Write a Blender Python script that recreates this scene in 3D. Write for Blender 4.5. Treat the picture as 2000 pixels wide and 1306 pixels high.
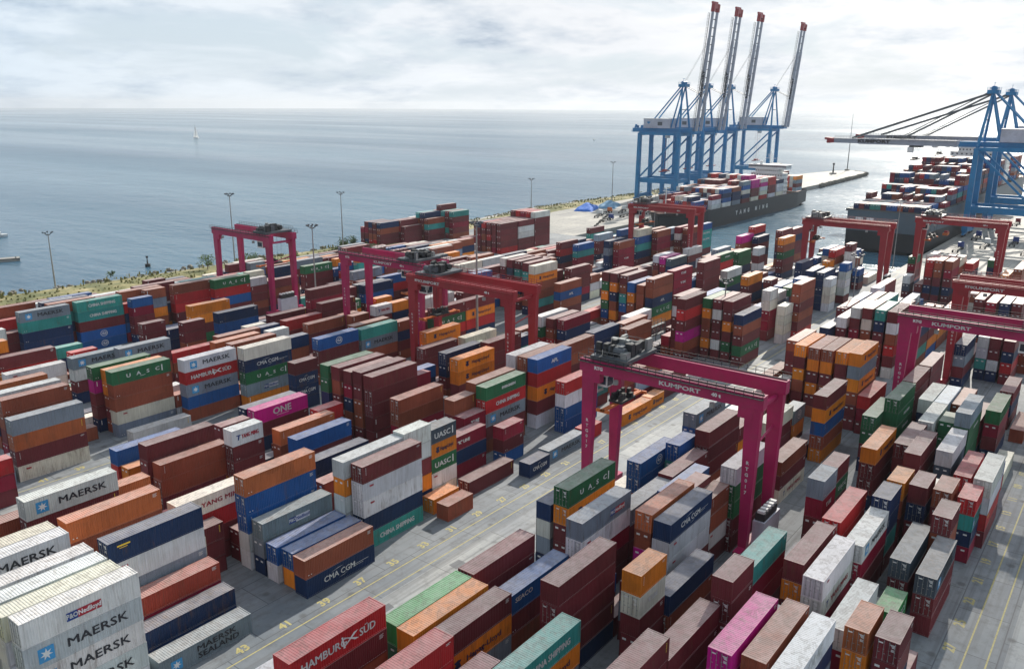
import bpy, math, random
from mathutils import Vector, Matrix
random.seed(7)
R = math.radians
sc = bpy.context.scene
for o in list(bpy.data.objects): bpy.data.objects.remove(o)
C = bpy.context.scene.collection

# ---------------------------------------------------------------- camera
cam_d = bpy.data.cameras.new('camera'); cam = bpy.data.objects.new('camera', cam_d); C.objects.link(cam)
PITCH, ROLL, AZ, CAMH, FPX = 0.26880, 0.0051, 0.6599, 63.469, 1613.77
fw = Vector((math.cos(PITCH)*math.cos(AZ), math.cos(PITCH)*math.sin(AZ), -math.sin(PITCH)))
rt = Vector((math.sin(AZ), -math.cos(AZ), 0)); up = rt.cross(fw)
r2 = rt*math.cos(ROLL)+up*math.sin(ROLL); u2 = -rt*math.sin(ROLL)+up*math.cos(ROLL)
cam.matrix_world = Matrix(((r2.x, u2.x, -fw.x, 0), (r2.y, u2.y, -fw.y, 0), (r2.z, u2.z, -fw.z, CAMH), (0, 0, 0, 1)))
cam_d.sensor_width = 36; cam_d.lens = 36*FPX/2000; cam_d.clip_start = 1; cam_d.clip_end = 60000
sc.camera = cam

# ---------------------------------------------------------------- sky, sun, exposure
SUN_AZ, SUN_EL = R(10), R(31)
w = bpy.data.worlds.new("World"); sc.world = w; w.use_nodes = True
nt = w.node_tree; nt.nodes.clear()
def N(nt, t, **k):
    n = nt.nodes.new(t)
    for a, b in k.items():
        if a.startswith('i_'):
            n.inputs[a[2:].replace('_', ' ')].default_value = b
        else: setattr(n, a, b)
    return n
def ramp(nt, fac, stops, interp='LINEAR'):
    r = nt.nodes.new('ShaderNodeValToRGB'); r.color_ramp.interpolation = interp
    e = r.color_ramp.elements
    while len(e) < len(stops): e.new(0.5)
    for i, (p, c) in enumerate(stops):
        e[i].position = p; e[i].color = c if len(c) == 4 else (*c, 1)
    nt.links.new(fac, r.inputs[0]); return r
def math_n(nt, op, a, b=None, clamp=False):
    m = nt.nodes.new('ShaderNodeMath'); m.operation = op; m.use_clamp = clamp
    for i, v in enumerate((a, b)):
        if v is None: continue
        if isinstance(v, (int, float)): m.inputs[i].default_value = v
        else: nt.links.new(v, m.inputs[i])
    return m.outputs[0]
def mixc(nt, fac, a, b, mode='MIX'):
    m = nt.nodes.new('ShaderNodeMix'); m.data_type = 'RGBA'; m.blend_type = mode
    for i, v in ((0, fac), (6, a), (7, b)):
        if isinstance(v, (int, float)): m.inputs[i].default_value = v
        elif isinstance(v, tuple): m.inputs[i].default_value = v if len(v) == 4 else (*v, 1)
        else: nt.links.new(v, m.inputs[i])
    return m.outputs[2]
sky = N(nt, 'ShaderNodeTexSky', sky_type='NISHITA', sun_disc=False, sun_elevation=SUN_EL,
        sun_rotation=math.pi/2-SUN_AZ, altitude=60, air_density=1.2, dust_density=1.5, ozone_density=1.0)
tc = N(nt, 'ShaderNodeTexCoord'); sep = N(nt, 'ShaderNodeSeparateXYZ'); nt.links.new(tc.outputs['Generated'], sep.inputs[0])
zc = math_n(nt, 'MAXIMUM', sep.outputs[2], 0.0); den = math_n(nt, 'ADD', zc, 0.20)
px = math_n(nt, 'DIVIDE', sep.outputs[0], den); py = math_n(nt, 'DIVIDE', sep.outputs[1], den)
comb = N(nt, 'ShaderNodeCombineXYZ'); nt.links.new(px, comb.inputs[0]); nt.links.new(py, comb.inputs[1])
n1 = N(nt, 'ShaderNodeTexNoise', i_Scale=1.15, i_Detail=10.0, i_Roughness=0.60, i_Distortion=0.5); nt.links.new(comb.outputs[0], n1.inputs['Vector'])
n2 = N(nt, 'ShaderNodeTexNoise', i_Scale=1.9, i_Detail=9.0, i_Roughness=0.62); n2.noise_dimensions = '4D'; n2.inputs['W'].default_value = 3.3
nt.links.new(comb.outputs[0], n2.inputs['Vector'])
cover = ramp(nt, n1.outputs[0], [(0.36, (0, 0, 0)), (0.52, (1, 1, 1))])
shade = ramp(nt, n2.outputs[0], [(0.34, (0.48, 0.57, 0.68)), (0.44, (0.76, 0.81, 0.87)), (0.54, (0.95, 0.965, 0.99)), (0.72, (1.03, 1.04, 1.06))])
# brighter towards the sun side of the real sky
dot = N(nt, 'ShaderNodeVectorMath', operation='DOT_PRODUCT'); nt.links.new(tc.outputs['Generated'], dot.inputs[0])
dot.inputs[1].default_value = (math.cos(SUN_EL)*math.cos(SUN_AZ), math.cos(SUN_EL)*math.sin(SUN_AZ), math.sin(SUN_EL))
hd = math_n(nt, 'ADD', math_n(nt, 'MULTIPLY', dot.outputs['Value'], 0.5), 0.5)
glow = ramp(nt, hd, [(0.0, (0.42, 0.44, 0.47)), (0.45, (0.58, 0.61, 0.66)), (0.66, (0.66, 0.80, 0.93)), (0.77, (0.84, 0.92, 0.98)), (0.92, (0.94, 0.95, 0.965)), (0.992, (1.4, 1.35, 1.28))])
cl = mixc(nt, 1.0, shade.outputs[0], glow.outputs[0], 'MULTIPLY')
skys = mixc(nt, 0.88, mixc(nt, 1.0, sky.outputs[0], (0.085, 0.085, 0.085), 'MULTIPLY'), (0.66, 0.78, 0.89))
mixed = mixc(nt, cover.outputs[0], skys, cl)
bg = N(nt, 'ShaderNodeBackground'); bg.inputs[1].default_value = 0.84
out = N(nt, 'ShaderNodeOutputWorld'); nt.links.new(mixed, bg.inputs[0]); nt.links.new(bg.outputs[0], out.inputs[0])

sd = bpy.data.lights.new('sun', 'SUN'); sd.energy = 5.0; sd.angle = R(0.6); sd.color = (1.0, 0.93, 0.82)
so = bpy.data.objects.new('sun', sd); C.objects.link(so)
so.rotation_euler = Vector((-math.cos(SUN_EL)*math.cos(SUN_AZ), -math.cos(SUN_EL)*math.sin(SUN_AZ), -math.sin(SUN_EL))).to_track_quat('-Z', 'Y').to_euler()
so.location = (0, 0, 200)
vs = sc.view_settings; vs.view_transform = 'Standard'; vs.look = 'None'; vs.exposure = 0.26; vs.gamma = 1.0
vs.use_curve_mapping = False

# ---------------------------------------------------------------- helpers
class MB:
    def __init__(s): s.v = []; s.f = []; s.m = []; s.c = []
    def quad(s, a, b, c, d, mi=0, col=None):
        i = len(s.v); s.v += [a, b, c, d]; s.f.append((i, i+1, i+2, i+3)); s.m.append(mi); s.c.append(col)
    def box(s, x0, y0, z0, x1, y1, z1, mi=0, col=None):
        i = len(s.v)
        s.v += [(x0,y0,z0),(x1,y0,z0),(x1,y1,z0),(x0,y1,z0),(x0,y0,z1),(x1,y0,z1),(x1,y1,z1),(x0,y1,z1)]
        for f in ((0,3,2,1),(4,5,6,7),(0,1,5,4),(1,2,6,5),(2,3,7,6),(3,0,4,7)):
            s.f.append(tuple(i+k for k in f)); s.m.append(mi); s.c.append(col)
    def beam(s, p0, p1, w, h=None, mi=0, upv=(0, 0, 1), w1=None, h1=None):
        h = w if h is None else h; w1 = w if w1 is None else w1; h1 = h if h1 is None else h1
        a, b = Vector(p0), Vector(p1); d = (b-a).normalized(); u = Vector(upv)
        if abs(d.dot(u)) > 0.98: u = Vector((1, 0, 0))
        sx = d.cross(u).normalized(); uu = sx.cross(d).normalized()
        i = len(s.v)
        for p, ww, hh in ((a, w, h), (b, w1, h1)):
            for q, r in ((-1,-1),(1,-1),(1,1),(-1,1)):
                s.v.append(tuple(p+sx*(q*ww/2)+uu*(r*hh/2)))
        for f in ((0,1,2,3),(7,6,5,4),(0,4,5,1),(1,5,6,2),(2,6,7,3),(3,7,4,0)):
            s.f.append(tuple(i+k for k in f)); s.m.append(mi); s.c.append(None)
    def cyl(s, p0, p1, r, n=8, mi=0, r1=None):
        a, b = Vector(p0), Vector(p1); d = (b-a).normalized(); u = Vector((0, 0, 1))
        if abs(d.dot(u)) > 0.98: u = Vector((1, 0, 0))
        sx = d.cross(u).normalized(); uu = sx.cross(d); r1 = r if r1 is None else r1
        i = len(s.v)
        for p, rr in ((a, r), (b, r1)):
            for k in range(n):
                t = 2*math.pi*k/n; s.v.append(tuple(p+sx*(math.cos(t)*rr)+uu*(math.sin(t)*rr)))
        for k in range(n):
            k2 = (k+1) % n; s.f.append((i+k, i+k2, i+n+k2, i+n+k)); s.m.append(mi); s.c.append(None)
        s.f.append(tuple(i+k for k in range(n-1, -1, -1))); s.m.append(mi); s.c.append(None)
        s.f.append(tuple(i+n+k for k in range(n))); s.m.append(mi); s.c.append(None)
    def mesh(s, name, mats):
        me = bpy.data.meshes.new(name); me.from_pydata(s.v, [], s.f)
        for m in (mats if isinstance(mats, (list, tuple)) else [mats]): me.materials.append(m)
        me.polygons.foreach_set('material_index', s.m)
        if any(c is not None for c in s.c):
            at = me.color_attributes.new('Col', 'FLOAT_COLOR', 'CORNER'); buf = []
            for f, c in zip(s.f, s.c): buf += list((*(c or (1, 1, 1)), 1.0))*len(f)
            at.data.foreach_set('color', buf)
        me.update(); return me
    def build(s, name, mats, parent=None, loc=None):
        return obj(name, s.mesh(name, mats), parent, loc)
def obj(name, me, parent=None, loc=None):
    o = bpy.data.objects.new(name, me); C.objects.link(o)
    if parent: o.parent = parent
    if loc: o.location = loc
    return o
def tag(o, label=None, cat=None, group=None, kind=None):
    for k, v in (('label', label), ('category', cat), ('group', group), ('kind', kind)):
        if v: o[k] = v
    return o
def thing(name, loc=(0, 0, 0), rz=0, **k):
    o = bpy.data.objects.new(name, None); C.objects.link(o); o.location = loc; o.rotation_euler = (0, 0, rz)
    o.empty_display_size = 1; return tag(o, **k)
def lin(c): return tuple(((v/255)/12.92 if v/255 <= 0.04045 else ((v/255+0.055)/1.055)**2.4) for v in c)

# ---------------------------------------------------------------- materials
def new_mat(name):
    m = bpy.data.materials.new(name); m.use_nodes = True; t = m.node_tree
    return m, t, t.nodes['Principled BSDF']
def paint(name, rgb, rough=0.5, metal=0.0, var=0.12, scale=0.6, dirt=0.25):
    m, t, b = new_mat(name); c = lin(rgb)
    g = N(t, 'ShaderNodeNewGeometry')
    n = N(t, 'ShaderNodeTexNoise', i_Scale=scale, i_Detail=6.0, i_Roughness=0.65); t.links.new(g.outputs['Position'], n.inputs['Vector'])
    lo = tuple(v*(1-var*1.6) for v in c); hi = tuple(min(1, v*(1+var)) for v in c)
    r = ramp(t, n.outputs[0], [(0.3, lo), (0.7, hi)])
    n2 = N(t, 'ShaderNodeTexNoise', i_Scale=scale*2.7, i_Detail=8.0, i_Roughness=0.7); t.links.new(g.outputs['Position'], n2.inputs['Vector'])
    d = ramp(t, n2.outputs[0], [(0.52, (0, 0, 0)), (0.75, (dirt, dirt, dirt))])
    t.links.new(mixc(t, d.outputs[0], r.outputs[0], (0.09, 0.065, 0.05)), b.inputs['Base Color'])
    b.inputs['Roughness'].default_value = rough; b.inputs['Metallic'].default_value = metal
    return m
def container_mat(name, use_attr, roof_rib=True):
    m, t, b = new_mat(name)
    if use_attr:
        a = N(t, 'ShaderNodeAttribute', attribute_name='Col'); base = a.outputs['Color']; rnd = None
    else:
        oi = N(t, 'ShaderNodeObjectInfo'); base = oi.outputs['Color']; rnd = oi.outputs['Random']
    g = N(t, 'ShaderNodeNewGeometry')
    mp = N(t, 'ShaderNodeMapping'); mp.inputs['Scale'].default_value = (0.9, 0.9, 0.16)
    t.links.new(g.outputs['Position'], mp.inputs[0])
    n = N(t, 'ShaderNodeTexNoise', i_Scale=1.6, i_Detail=8.0, i_Roughness=0.7); t.links.new(mp.outputs[0], n.inputs['Vector'])
    big = N(t, 'ShaderNodeTexNoise', i_Scale=0.16, i_Detail=3.0, i_Roughness=0.5); t.links.new(g.outputs['Position'], big.inputs['Vector'])
    v = ramp(t, big.outputs[0], [(0.3, (0.80, 0.80, 0.80)), (0.7, (1.12, 1.12, 1.12))])
    c = mixc(t, 1.0, base, v.outputs[0], 'MULTIPLY')
    if rnd is not None:
        rv = ramp(t, rnd, [(0.0, (0.82, 0.82, 0.84)), (1.0, (1.15, 1.13, 1.1))]); c = mixc(t, 1.0, c, rv.outputs[0], 'MULTIPLY')
    fac = n.outputs[0]
    if rnd is not None: fac = math_n(t, 'ADD', fac, math_n(t, 'MULTIPLY', math_n(t, 'SUBTRACT', math_n(t, 'FRACT', math_n(t, 'MULTIPLY', rnd, 7.31)), 0.5), 0.16))
    rust = ramp(t, fac, [(0.58, (0, 0, 0)), (0.76, (0.6, 0.6, 0.6))])
    st = N(t, 'ShaderNodeTexNoise', i_Scale=2.2, i_Detail=6.0, i_Roughness=0.75)
    mp2 = N(t, 'ShaderNodeMapping'); mp2.inputs['Scale'].default_value = (1.6, 1.6, 0.10); t.links.new(g.outputs['Position'], mp2.inputs[0]); t.links.new(mp2.outputs[0], st.inputs['Vector'])
    sk = ramp(t, st.outputs[0], [(0.36, (0.82, 0.81, 0.79)), (0.54, (1.0, 1.0, 1.0)), (0.75, (1.05, 1.05, 1.06))]); c = mixc(t, 1.0, c, sk.outputs[0], 'MULTIPLY')
    pv = N(t, 'ShaderNodeTexVoronoi', i_Scale=0.42); pv.feature = 'F1'; t.links.new(g.outputs['Position'], pv.inputs['Vector'])
    sepc = N(t, 'ShaderNodeSeparateColor'); t.links.new(pv.outputs['Color'], sepc.inputs[0])
    pr = ramp(t, sepc.outputs[0], [(0.0, (0.86, 0.87, 0.9)), (0.12, (1, 1, 1)), (0.9, (1, 1, 1)), (1.0, (1.12, 1.1, 1.08))], 'LINEAR'); c = mixc(t, 1.0, c, pr.outputs[0], 'MULTIPLY')
    c = mixc(t, rust.outputs[0], c, (0.13, 0.065, 0.035))
    # roof dust and bleached paint, with the paler look of sunlit tops painted in
    sp = N(t, 'ShaderNodeSeparateXYZ'); t.links.new(g.outputs['True Normal'], sp.inputs[0])
    upm = math_n(t, 'MULTIPLY', math_n(t, 'GREATER_THAN', sp.outputs[2], 0.6), 1.0)
    n3 = N(t, 'ShaderNodeTexNoise', i_Scale=0.45, i_Detail=7.0, i_Roughness=0.72); t.links.new(g.outputs['Position'], n3.inputs['Vector'])
    dr = ramp(t, n3.outputs[0], [(0.3, (0.22, 0.22, 0.22)), (0.7, (0.46, 0.46, 0.46))])
    du = math_n(t, 'MULTIPLY', upm, dr.outputs[0])
    c = mixc(t, du, c, (0.66, 0.61, 0.58))
    # grime rings where rain water stands on the roofs
    pn = N(t, 'ShaderNodeTexNoise', i_Scale=0.8, i_Detail=5.0, i_Roughness=0.6, i_Distortion=1.2); t.links.new(g.outputs['Position'], pn.inputs['Vector'])
    pd = ramp(t, pn.outputs[0], [(0.50, (0, 0, 0)), (0.60, (0.38, 0.38, 0.38)), (0.66, (0.12, 0.12, 0.12)), (0.80, (0.45, 0.45, 0.45))])
    c = mixc(t, math_n(t, 'MULTIPLY', upm, pd.outputs[0]), c, (0.16, 0.13, 0.11))
    t.links.new(c, b.inputs['Base Color'])
    b.inputs['Roughness'].default_value = 0.6
    bpn = N(t, 'ShaderNodeBump', i_Strength=0.5, i_Distance=0.05); nb = N(t, 'ShaderNodeTexNoise', i_Scale=1.3, i_Detail=3.0); t.links.new(g.outputs['Position'], nb.inputs['Vector']); t.links.new(nb.outputs[0], bpn.inputs['Height']); t.links.new(bpn.outputs[0], b.inputs['Normal'])
    b.inputs['Specular IOR Level'].default_value = 0.32
    return m
MC = container_mat('container_paint', False)
MCS = container_mat('container_paint_far', True)
MW = paint('white_paint', (225, 226, 224), 0.5, dirt=0.1); MK = paint('black_paint', (38, 42, 50), 0.5, dirt=0.1)
MGAL = paint('galvanised', (150, 152, 150), 0.45, 0.3); MRL = paint('red_lettering', (170, 30, 50), 0.5)
MBL = paint('blue_lettering', (25, 60, 130), 0.5); MSB = paint('star_blue', (60, 150, 205), 0.5)
MDB = paint('dark_blue_lettering', (25, 28, 70), 0.5); MYL = paint('yellow_lettering', (225, 190, 60), 0.5)
MMAG = paint('crane_magenta', (168, 26, 86), 0.42, scale=0.25); MRED = paint('crane_red', (152, 34, 46), 0.42, scale=0.25)
MBLU = paint('crane_blue', (6, 122, 176), 0.5, scale=0.2); MBOOM = paint('boom_grey', (160, 167, 180), 0.5, scale=.3); MGRY = paint('crane_grey', (186, 188, 200), 0.45, scale=0.2)
MDK = paint('dark_machinery', (42, 45, 48), 0.6, scale=1.5); MORG = paint('spreader_orange', (205, 105, 40), 0.5)
MGLS = paint('dark_glass', (45, 60, 75), 0.1); MRUB = paint('rubber', (28, 28, 29), 0.85)
MSTL = paint('dark_steel', (84, 90, 96), 0.5, 0.2); MCREAM = paint('ship_white', (232, 234, 232), 0.45, dirt=0.2)
MDIRT = paint('plain_brown', (110, 75, 55), 0.8)
# ---------------------------------------------------------------- setting: ground, road, sea, shore
def sheet(name, pts, z, mat, kind='structure', depth=0, label=None):
    me = bpy.data.meshes.new(name); n = len(pts)
    v = [(x, y, z) for x, y in pts]; f = [tuple(range(n))]
    if depth:
        v += [(x, y, z-depth) for x, y in pts]; f += [tuple(range(2*n-1, n-1, -1))]
        f += [(i, i+n, (i+1) % n+n, (i+1) % n) for i in range(n)]
    me.from_pydata(v, [], f); me.materials.append(mat); me.update()
    return tag(obj(name, me), kind=kind, label=label)
def ground_mat(name, a, b_, slab=6.0, rough=0.75, patch=0.5):
    m, t, b = new_mat(name); g = N(t, 'ShaderNodeNewGeometry')
    n = N(t, 'ShaderNodeTexNoise', i_Scale=0.045, i_Detail=9.0, i_Roughness=0.62); t.links.new(g.outputs['Position'], n.inputs['Vector'])
    r = ramp(t, n.outputs[0], [(0.32, lin(a)), (0.68, lin(b_))])
    br = N(t, 'ShaderNodeTexBrick', i_Scale=1.0); br.inputs['Brick Width'].default_value = slab*1.7; br.inputs['Row Height'].default_value = slab
    br.inputs['Mortar Size'].default_value = 0.07; br.inputs['Color1'].default_value = (0.8, 0.8, 0.82, 1); br.inputs['Color2'].default_value = (1.12, 1.1, 1.06, 1)
    br.inputs['Mortar'].default_value = (0.36, 0.36, 0.36, 1); t.links.new(g.outputs['Position'], br.inputs['Vector'])
    c = mixc(t, 0.8, r.outputs[0], br.outputs[0], 'MULTIPLY')
    n2 = N(t, 'ShaderNodeTexNoise', i_Scale=0.5, i_Detail=9.0, i_Roughness=0.75); t.links.new(g.outputs['Position'], n2.inputs['Vector'])
    d = ramp(t, n2.outputs[0], [(0.5, (0, 0, 0)), (0.72, (patch, patch, patch))])
    c = mixc(t, d.outputs[0], c, (0.07, 0.068, 0.065))
    # long tyre tracks along the lanes
    mp = N(t, 'ShaderNodeMapping'); mp.inputs['Scale'].default_value = (0.02, 0.9, 1); t.links.new(g.outputs['Position'], mp.inputs[0])
    n3 = N(t, 'ShaderNodeTexNoise', i_Scale=1.0, i_Detail=4.0, i_Roughness=0.6); t.links.new(mp.outputs[0], n3.inputs['Vector'])
    d3 = ramp(t, n3.outputs[0], [(0.48, (0, 0, 0)), (0.68, (0.62, 0.62, 0.62))])
    c = mixc(t, d3.outputs[0], c, (0.10, 0.102, 0.108))
    vo = N(t, 'ShaderNodeTexVoronoi', i_Scale=0.28); t.links.new(g.outputs['Position'], vo.inputs['Vector'])
    oil = ramp(t, vo.outputs['Distance'], [(0.10, (0.6, 0.6, 0.6)), (0.2, (0, 0, 0))]); c = mixc(t, oil.outputs[0], c, (0.06, 0.06, 0.06))
    t.links.new(c, b.inputs['Base Color']); b.inputs['Roughness'].default_value = rough
    return m
MCON = ground_mat('yard_concrete', (100, 108, 116), (144, 148, 151), 6.0, patch=.7); MROAD = ground_mat('road_concrete', (124, 131, 138), (174, 175, 173), 7.5, patch=0.6)
MQ = ground_mat('quay_concrete', (140, 140, 136), (176, 172, 164), 9.0)
yard = [(-260, -320), (352, -320), (352, 303), (262, 299), (150, 305), (60, 306), (-260, 300)]
sheet('ground', yard, 0, MCON, depth=6)
pier = [(352, 233), (735, 234.5), (905, 241), (925, 262), (905, 276), (760, 300), (690, 316), (551, 317), (437, 322), (352, 312)]
sheet('pier_ground', [(352.0, 233), *pier[1:]], 0, MQ, depth=6)
sheet('quay_ground', [(352, -320), (1500, -320), (1500, 80), (352, 80)], 0, MQ, depth=6)
sheet('central_road', [(-200, 61.6), (352, 61.6), (352, 73.2), (-200, 73.2)], 0.004, MROAD)
for y in (-6.2, 129.4, 196.8, 264.0):
    sheet('road', [(-200, y), (352, y), (352, y+11.6), (-200, y+11.6)], 0.004, MROAD)
# painted lane lines and bay numbers
MLN = paint('yellow_line', (172, 162, 108), 0.7, scale=1.2, dirt=0.85)
ln = MB()
for y in (76.9, 74.2, 9.35, 7.0, 144.4, 141.7, 61.0, 128.6):
    ln.box(-60, y-0.09, 0.006, 350, y+0.09, 0.010)
tag(ln.build('painted_lane_lines', MLN), kind='structure')
TXT = {}
def text_mesh(s, h, ext=0.0, bold=0.0, sx=1.0, sp=1.0, shear=0.0):
    k = (s, h, ext, bold, sx, sp, shear)
    if k in TXT: return TXT[k]
    cu = bpy.data.curves.new('t', 'FONT'); cu.body = s; cu.size = h/0.7; cu.offset = bold; cu.extrude = ext; cu.space_character = sp; cu.shear = shear
    cu.resolution_u = 2; cu.align_x = 'CENTER'; cu.align_y = 'CENTER'
    o = bpy.data.objects.new('t', cu); C.objects.link(o); dg = bpy.context.evaluated_depsgraph_get()
    dg.update(); me = bpy.data.meshes.new_from_object(o.evaluated_get(dg)); bpy.data.objects.remove(o); bpy.data.curves.remove(cu)
    for v in me.vertices: v.co.x *= sx
    me.name = 'lettering'; TXT[k] = me; return me
nm = MB()
def add_mesh(mb, me, M, mi=0):
    i = len(mb.v); mb.v += [tuple(M @ v.co) for v in me.vertices]
    for p in me.polygons: mb.f.append(tuple(i+k for k in p.vertices)); mb.m.append(mi); mb.c.append(None)
for yy, x0, n0, cnt in ((78.55, 48.3, 43, 22), (11.08, 102.0, 27, 14), (11.08, 51.5, 43, 8), (146.05, 48.3, 43, 22)):
    for k in range(cnt):
        nn = n0-2*k
        if nn < 1: break
        add_mesh(nm, text_mesh('%02d' % nn, 1.25, bold=0.06), Matrix.Translation((x0+6.31*k, yy, 0.012)))
tag(nm.build('painted_bay_numbers', MLN), kind='structure')
# wet stains / repairs
MPT = ground_mat('asphalt_patch', (92, 96, 102), (112, 114, 118), 30.0)
rp = random.Random(3)
for k in range(60):
    x, y = rp.uniform(50, 330), rp.choice([rp.uniform(62, 73), rp.uniform(130, 141), rp.uniform(-6, 5), rp.uniform(62, 73)])
    a, b_ = rp.uniform(2, 9), rp.uniform(1.2, 3.5)
    sheet('asphalt_patch', [(x, y-b_), (x+a, y-b_*1.02), (x+a*1.03, y), (x+0.2, y+0.1)], 0.0085, MPT)
# sea
m, t, b = new_mat('sea_water'); MSEA = m
g = N(t, 'ShaderNodeNewGeometry')
def wave(scale, ang, st, det, w):
    mp = N(t, 'ShaderNodeMapping'); mp.inputs['Rotation'].default_value = (0, 0, R(ang)); mp.inputs['Scale'].default_value = (1, st, 1)
    t.links.new(g.outputs['Position'], mp.inputs[0])
    n = N(t, 'ShaderNodeTexNoise', i_Scale=scale, i_Detail=det, i_Roughness=0.6); t.links.new(mp.outputs[0], n.inputs['Vector']); return n.outputs[0]
hsum = math_n(t, 'ADD', math_n(t, 'MULTIPLY', wave(0.22, -25, 0.40, 6.0, 1), 1.1), math_n(t, 'MULTIPLY', wave(0.06, -35, 0.4, 4.0, 1), 2.2))
hsum = math_n(t, 'ADD', hsum, math_n(t, 'MULTIPLY', wave(0.012, -30, 0.35, 4.0, 1), 5.0))
bp = N(t, 'ShaderNodeBump', i_Strength=1.0, i_Distance=0.7); t.links.new(hsum, bp.inputs['Height']); t.links.new(bp.outputs[0], b.inputs['Normal'])
cn = ramp(t, wave(0.0035, -30, 0.25, 6.0, 1), [(0.35, (0.026, 0.080, 0.135)), (0.65, (0.056, 0.136, 0.195))])
t.links.new(cn.outputs[0], b.inputs['Base Color'])
rr = ramp(t, wave(0.0025, -38, 0.2, 5.0, 1), [(0.35, (0.12, 0.12, 0.12)), (0.65, (0.26, 0.26, 0.26))])
t.links.new(rr.outputs[0], b.inputs['Roughness']); b.inputs['IOR'].default_value = 1.33; b.inputs['Specular IOR Level'].default_value = 0.31
s = sheet('sea', [(-3000, -14000), (17000, -14000), (17000, 17000), (-3000, 17000)], -3.2, MSEA)
# grassy shore strip with rock edge
m, t, b = new_mat('shore_earth'); MSH = m
g = N(t, 'ShaderNodeNewGeometry'); n = N(t, 'ShaderNodeTexNoise', i_Scale=0.09, i_Detail=8.0, i_Roughness=0.65); t.links.new(g.outputs['Position'], n.inputs['Vector'])
r = ramp(t, n.outputs[0], [(0.33, lin((84, 92, 56))), (0.52, lin((122, 118, 78))), (0.66, lin((178, 164, 126)))])
t.links.new(r.outputs[0], b.inputs['Base Color']); b.inputs['Roughness'].default_value = 0.95
shore_in = [(-260, 270), (262, 281), (352, 290), (437, 299), (551, 300), (690, 302), (770, 296)]
def shore_edge(x):
    P_ = [(-260, 318), (60, 317), (112, 316), (150, 311), (205, 307), (265, 303), (330, 309), (437, 325), (551, 320), (690, 318), (790, 297)]
    for a, b2 in zip(P_, P_[1:]):
        if a[0] <= x <= b2[0]: return a[1]+(b2[1]-a[1])*(x-a[0])/(b2[0]-a[0])
    return P_[-1][1]
def shore_inner(x):
    for a, b2 in zip(shore_in, shore_in[1:]):
        if a[0] <= x <= b2[0]: return a[1]+(b2[1]-a[1])*(x-a[0])/(b2[0]-a[0])
    return shore_in[-1][1]
mb = MB(); rs = random.Random(5); rows = []
for i in range(260):
    x = -260+i*4.0; yi, yo = shore_inner(x), shore_edge(x)+rs.uniform(-0.7, 0.7); row = []
    for j in range(9):
        f = j/8; z = 0.05+0.9*math.sin(min(1, f/0.8)*math.pi)*(0.6+0.6*rs.random()) if f < 0.8 else 0.5-(f-0.8)/0.2*4.6
        if j == 0: z = -0.1
        row.append((x+rs.uniform(-.6, .6), yi+(yo-yi)*f, z))
    rows.append(row)
for i in range(len(rows)-1):
    for j in range(8): mb.quad(rows[i][j], rows[i+1][j], rows[i+1][j+1], rows[i][j+1])
sh = mb.build('shore_ground', MSH); tag(sh, kind='structure')
MRK = paint('shore_rock', (120, 116, 106), 0.9, scale=0.8)
def rock(mb, x, y, z, r, rs):
    i = len(mb.v); n = 6
    for ring, (zz, rr) in enumerate(((-0.5, 0.8), (0.15, 1.0), (0.7, 0.55))):
        for k in range(n):
            a = 2*math.pi*k/n+ring*0.4; q = rr*r*rs.uniform(0.75, 1.15); mb.v.append((x+q*math.cos(a), y+q*math.sin(a), z+zz*r*rs.uniform(.8, 1.1)))
    for ring in range(2):
        for k in range(n):
            k2 = (k+1) % n; mb.f.append((i+ring*n+k, i+ring*n+k2, i+(ring+1)*n+k2, i+(ring+1)*n+k)); mb.m.append(0); mb.c.append(None)
    mb.f.append(tuple(i+2*n+k for k in range(n))); mb.m.append(0); mb.c.append(None)
mb = MB()
for k in range(900):
    x = rs.uniform(-100, 790); rock(mb, x, shore_edge(x)+rs.uniform(-2.5, 1.5), rs.uniform(-2.6, -0.4), rs.uniform(0.5, 1.3), rs)
for k in range(420):   # blocks along the tip of the jetty
    x = rs.uniform(735, 922); y = 234.5+(x-735)*0.04 if x < 905 else 241+(x-905)*1.05
    rock(mb, x, y-0.6, rs.uniform(-2.2, -0.2), rs.uniform(0.8, 1.6), rs)
tag(mb.build('shore_rocks', MRK), kind='stuff', label='loose grey rocks piled along the water edge', cat='rocks')
MGR = paint('dry_grass', (118, 116, 68), 0.95, scale=0.3, dirt=0.1)
mb = MB()
for k in range(5200):
    x = rs.uniform(-60, 700); f = rs.random(); y = shore_inner(x)+(shore_edge(x)-shore_inner(x))*(0.1+0.75*f)
    if math.sin(x*0.13)+math.sin(y*0.9+x*0.05) < -0.2: continue
    h = rs.uniform(0.4, 1.1); a = rs.uniform(0, 3.14); dx, dy = math.cos(a)*0.35, math.sin(a)*0.35
    mb.quad((x-dx, y-dy, 0.2), (x+dx, y+dy, 0.2), (x+dx*.6, y+dy*.6, 0.5+h), (x-dx*1.2, y-dy*1.2, 0.4+h))
tag(mb.build('shore_grass', MGR), kind='stuff', label='tufts of dry grass along the shore strip', cat='grass')
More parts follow.
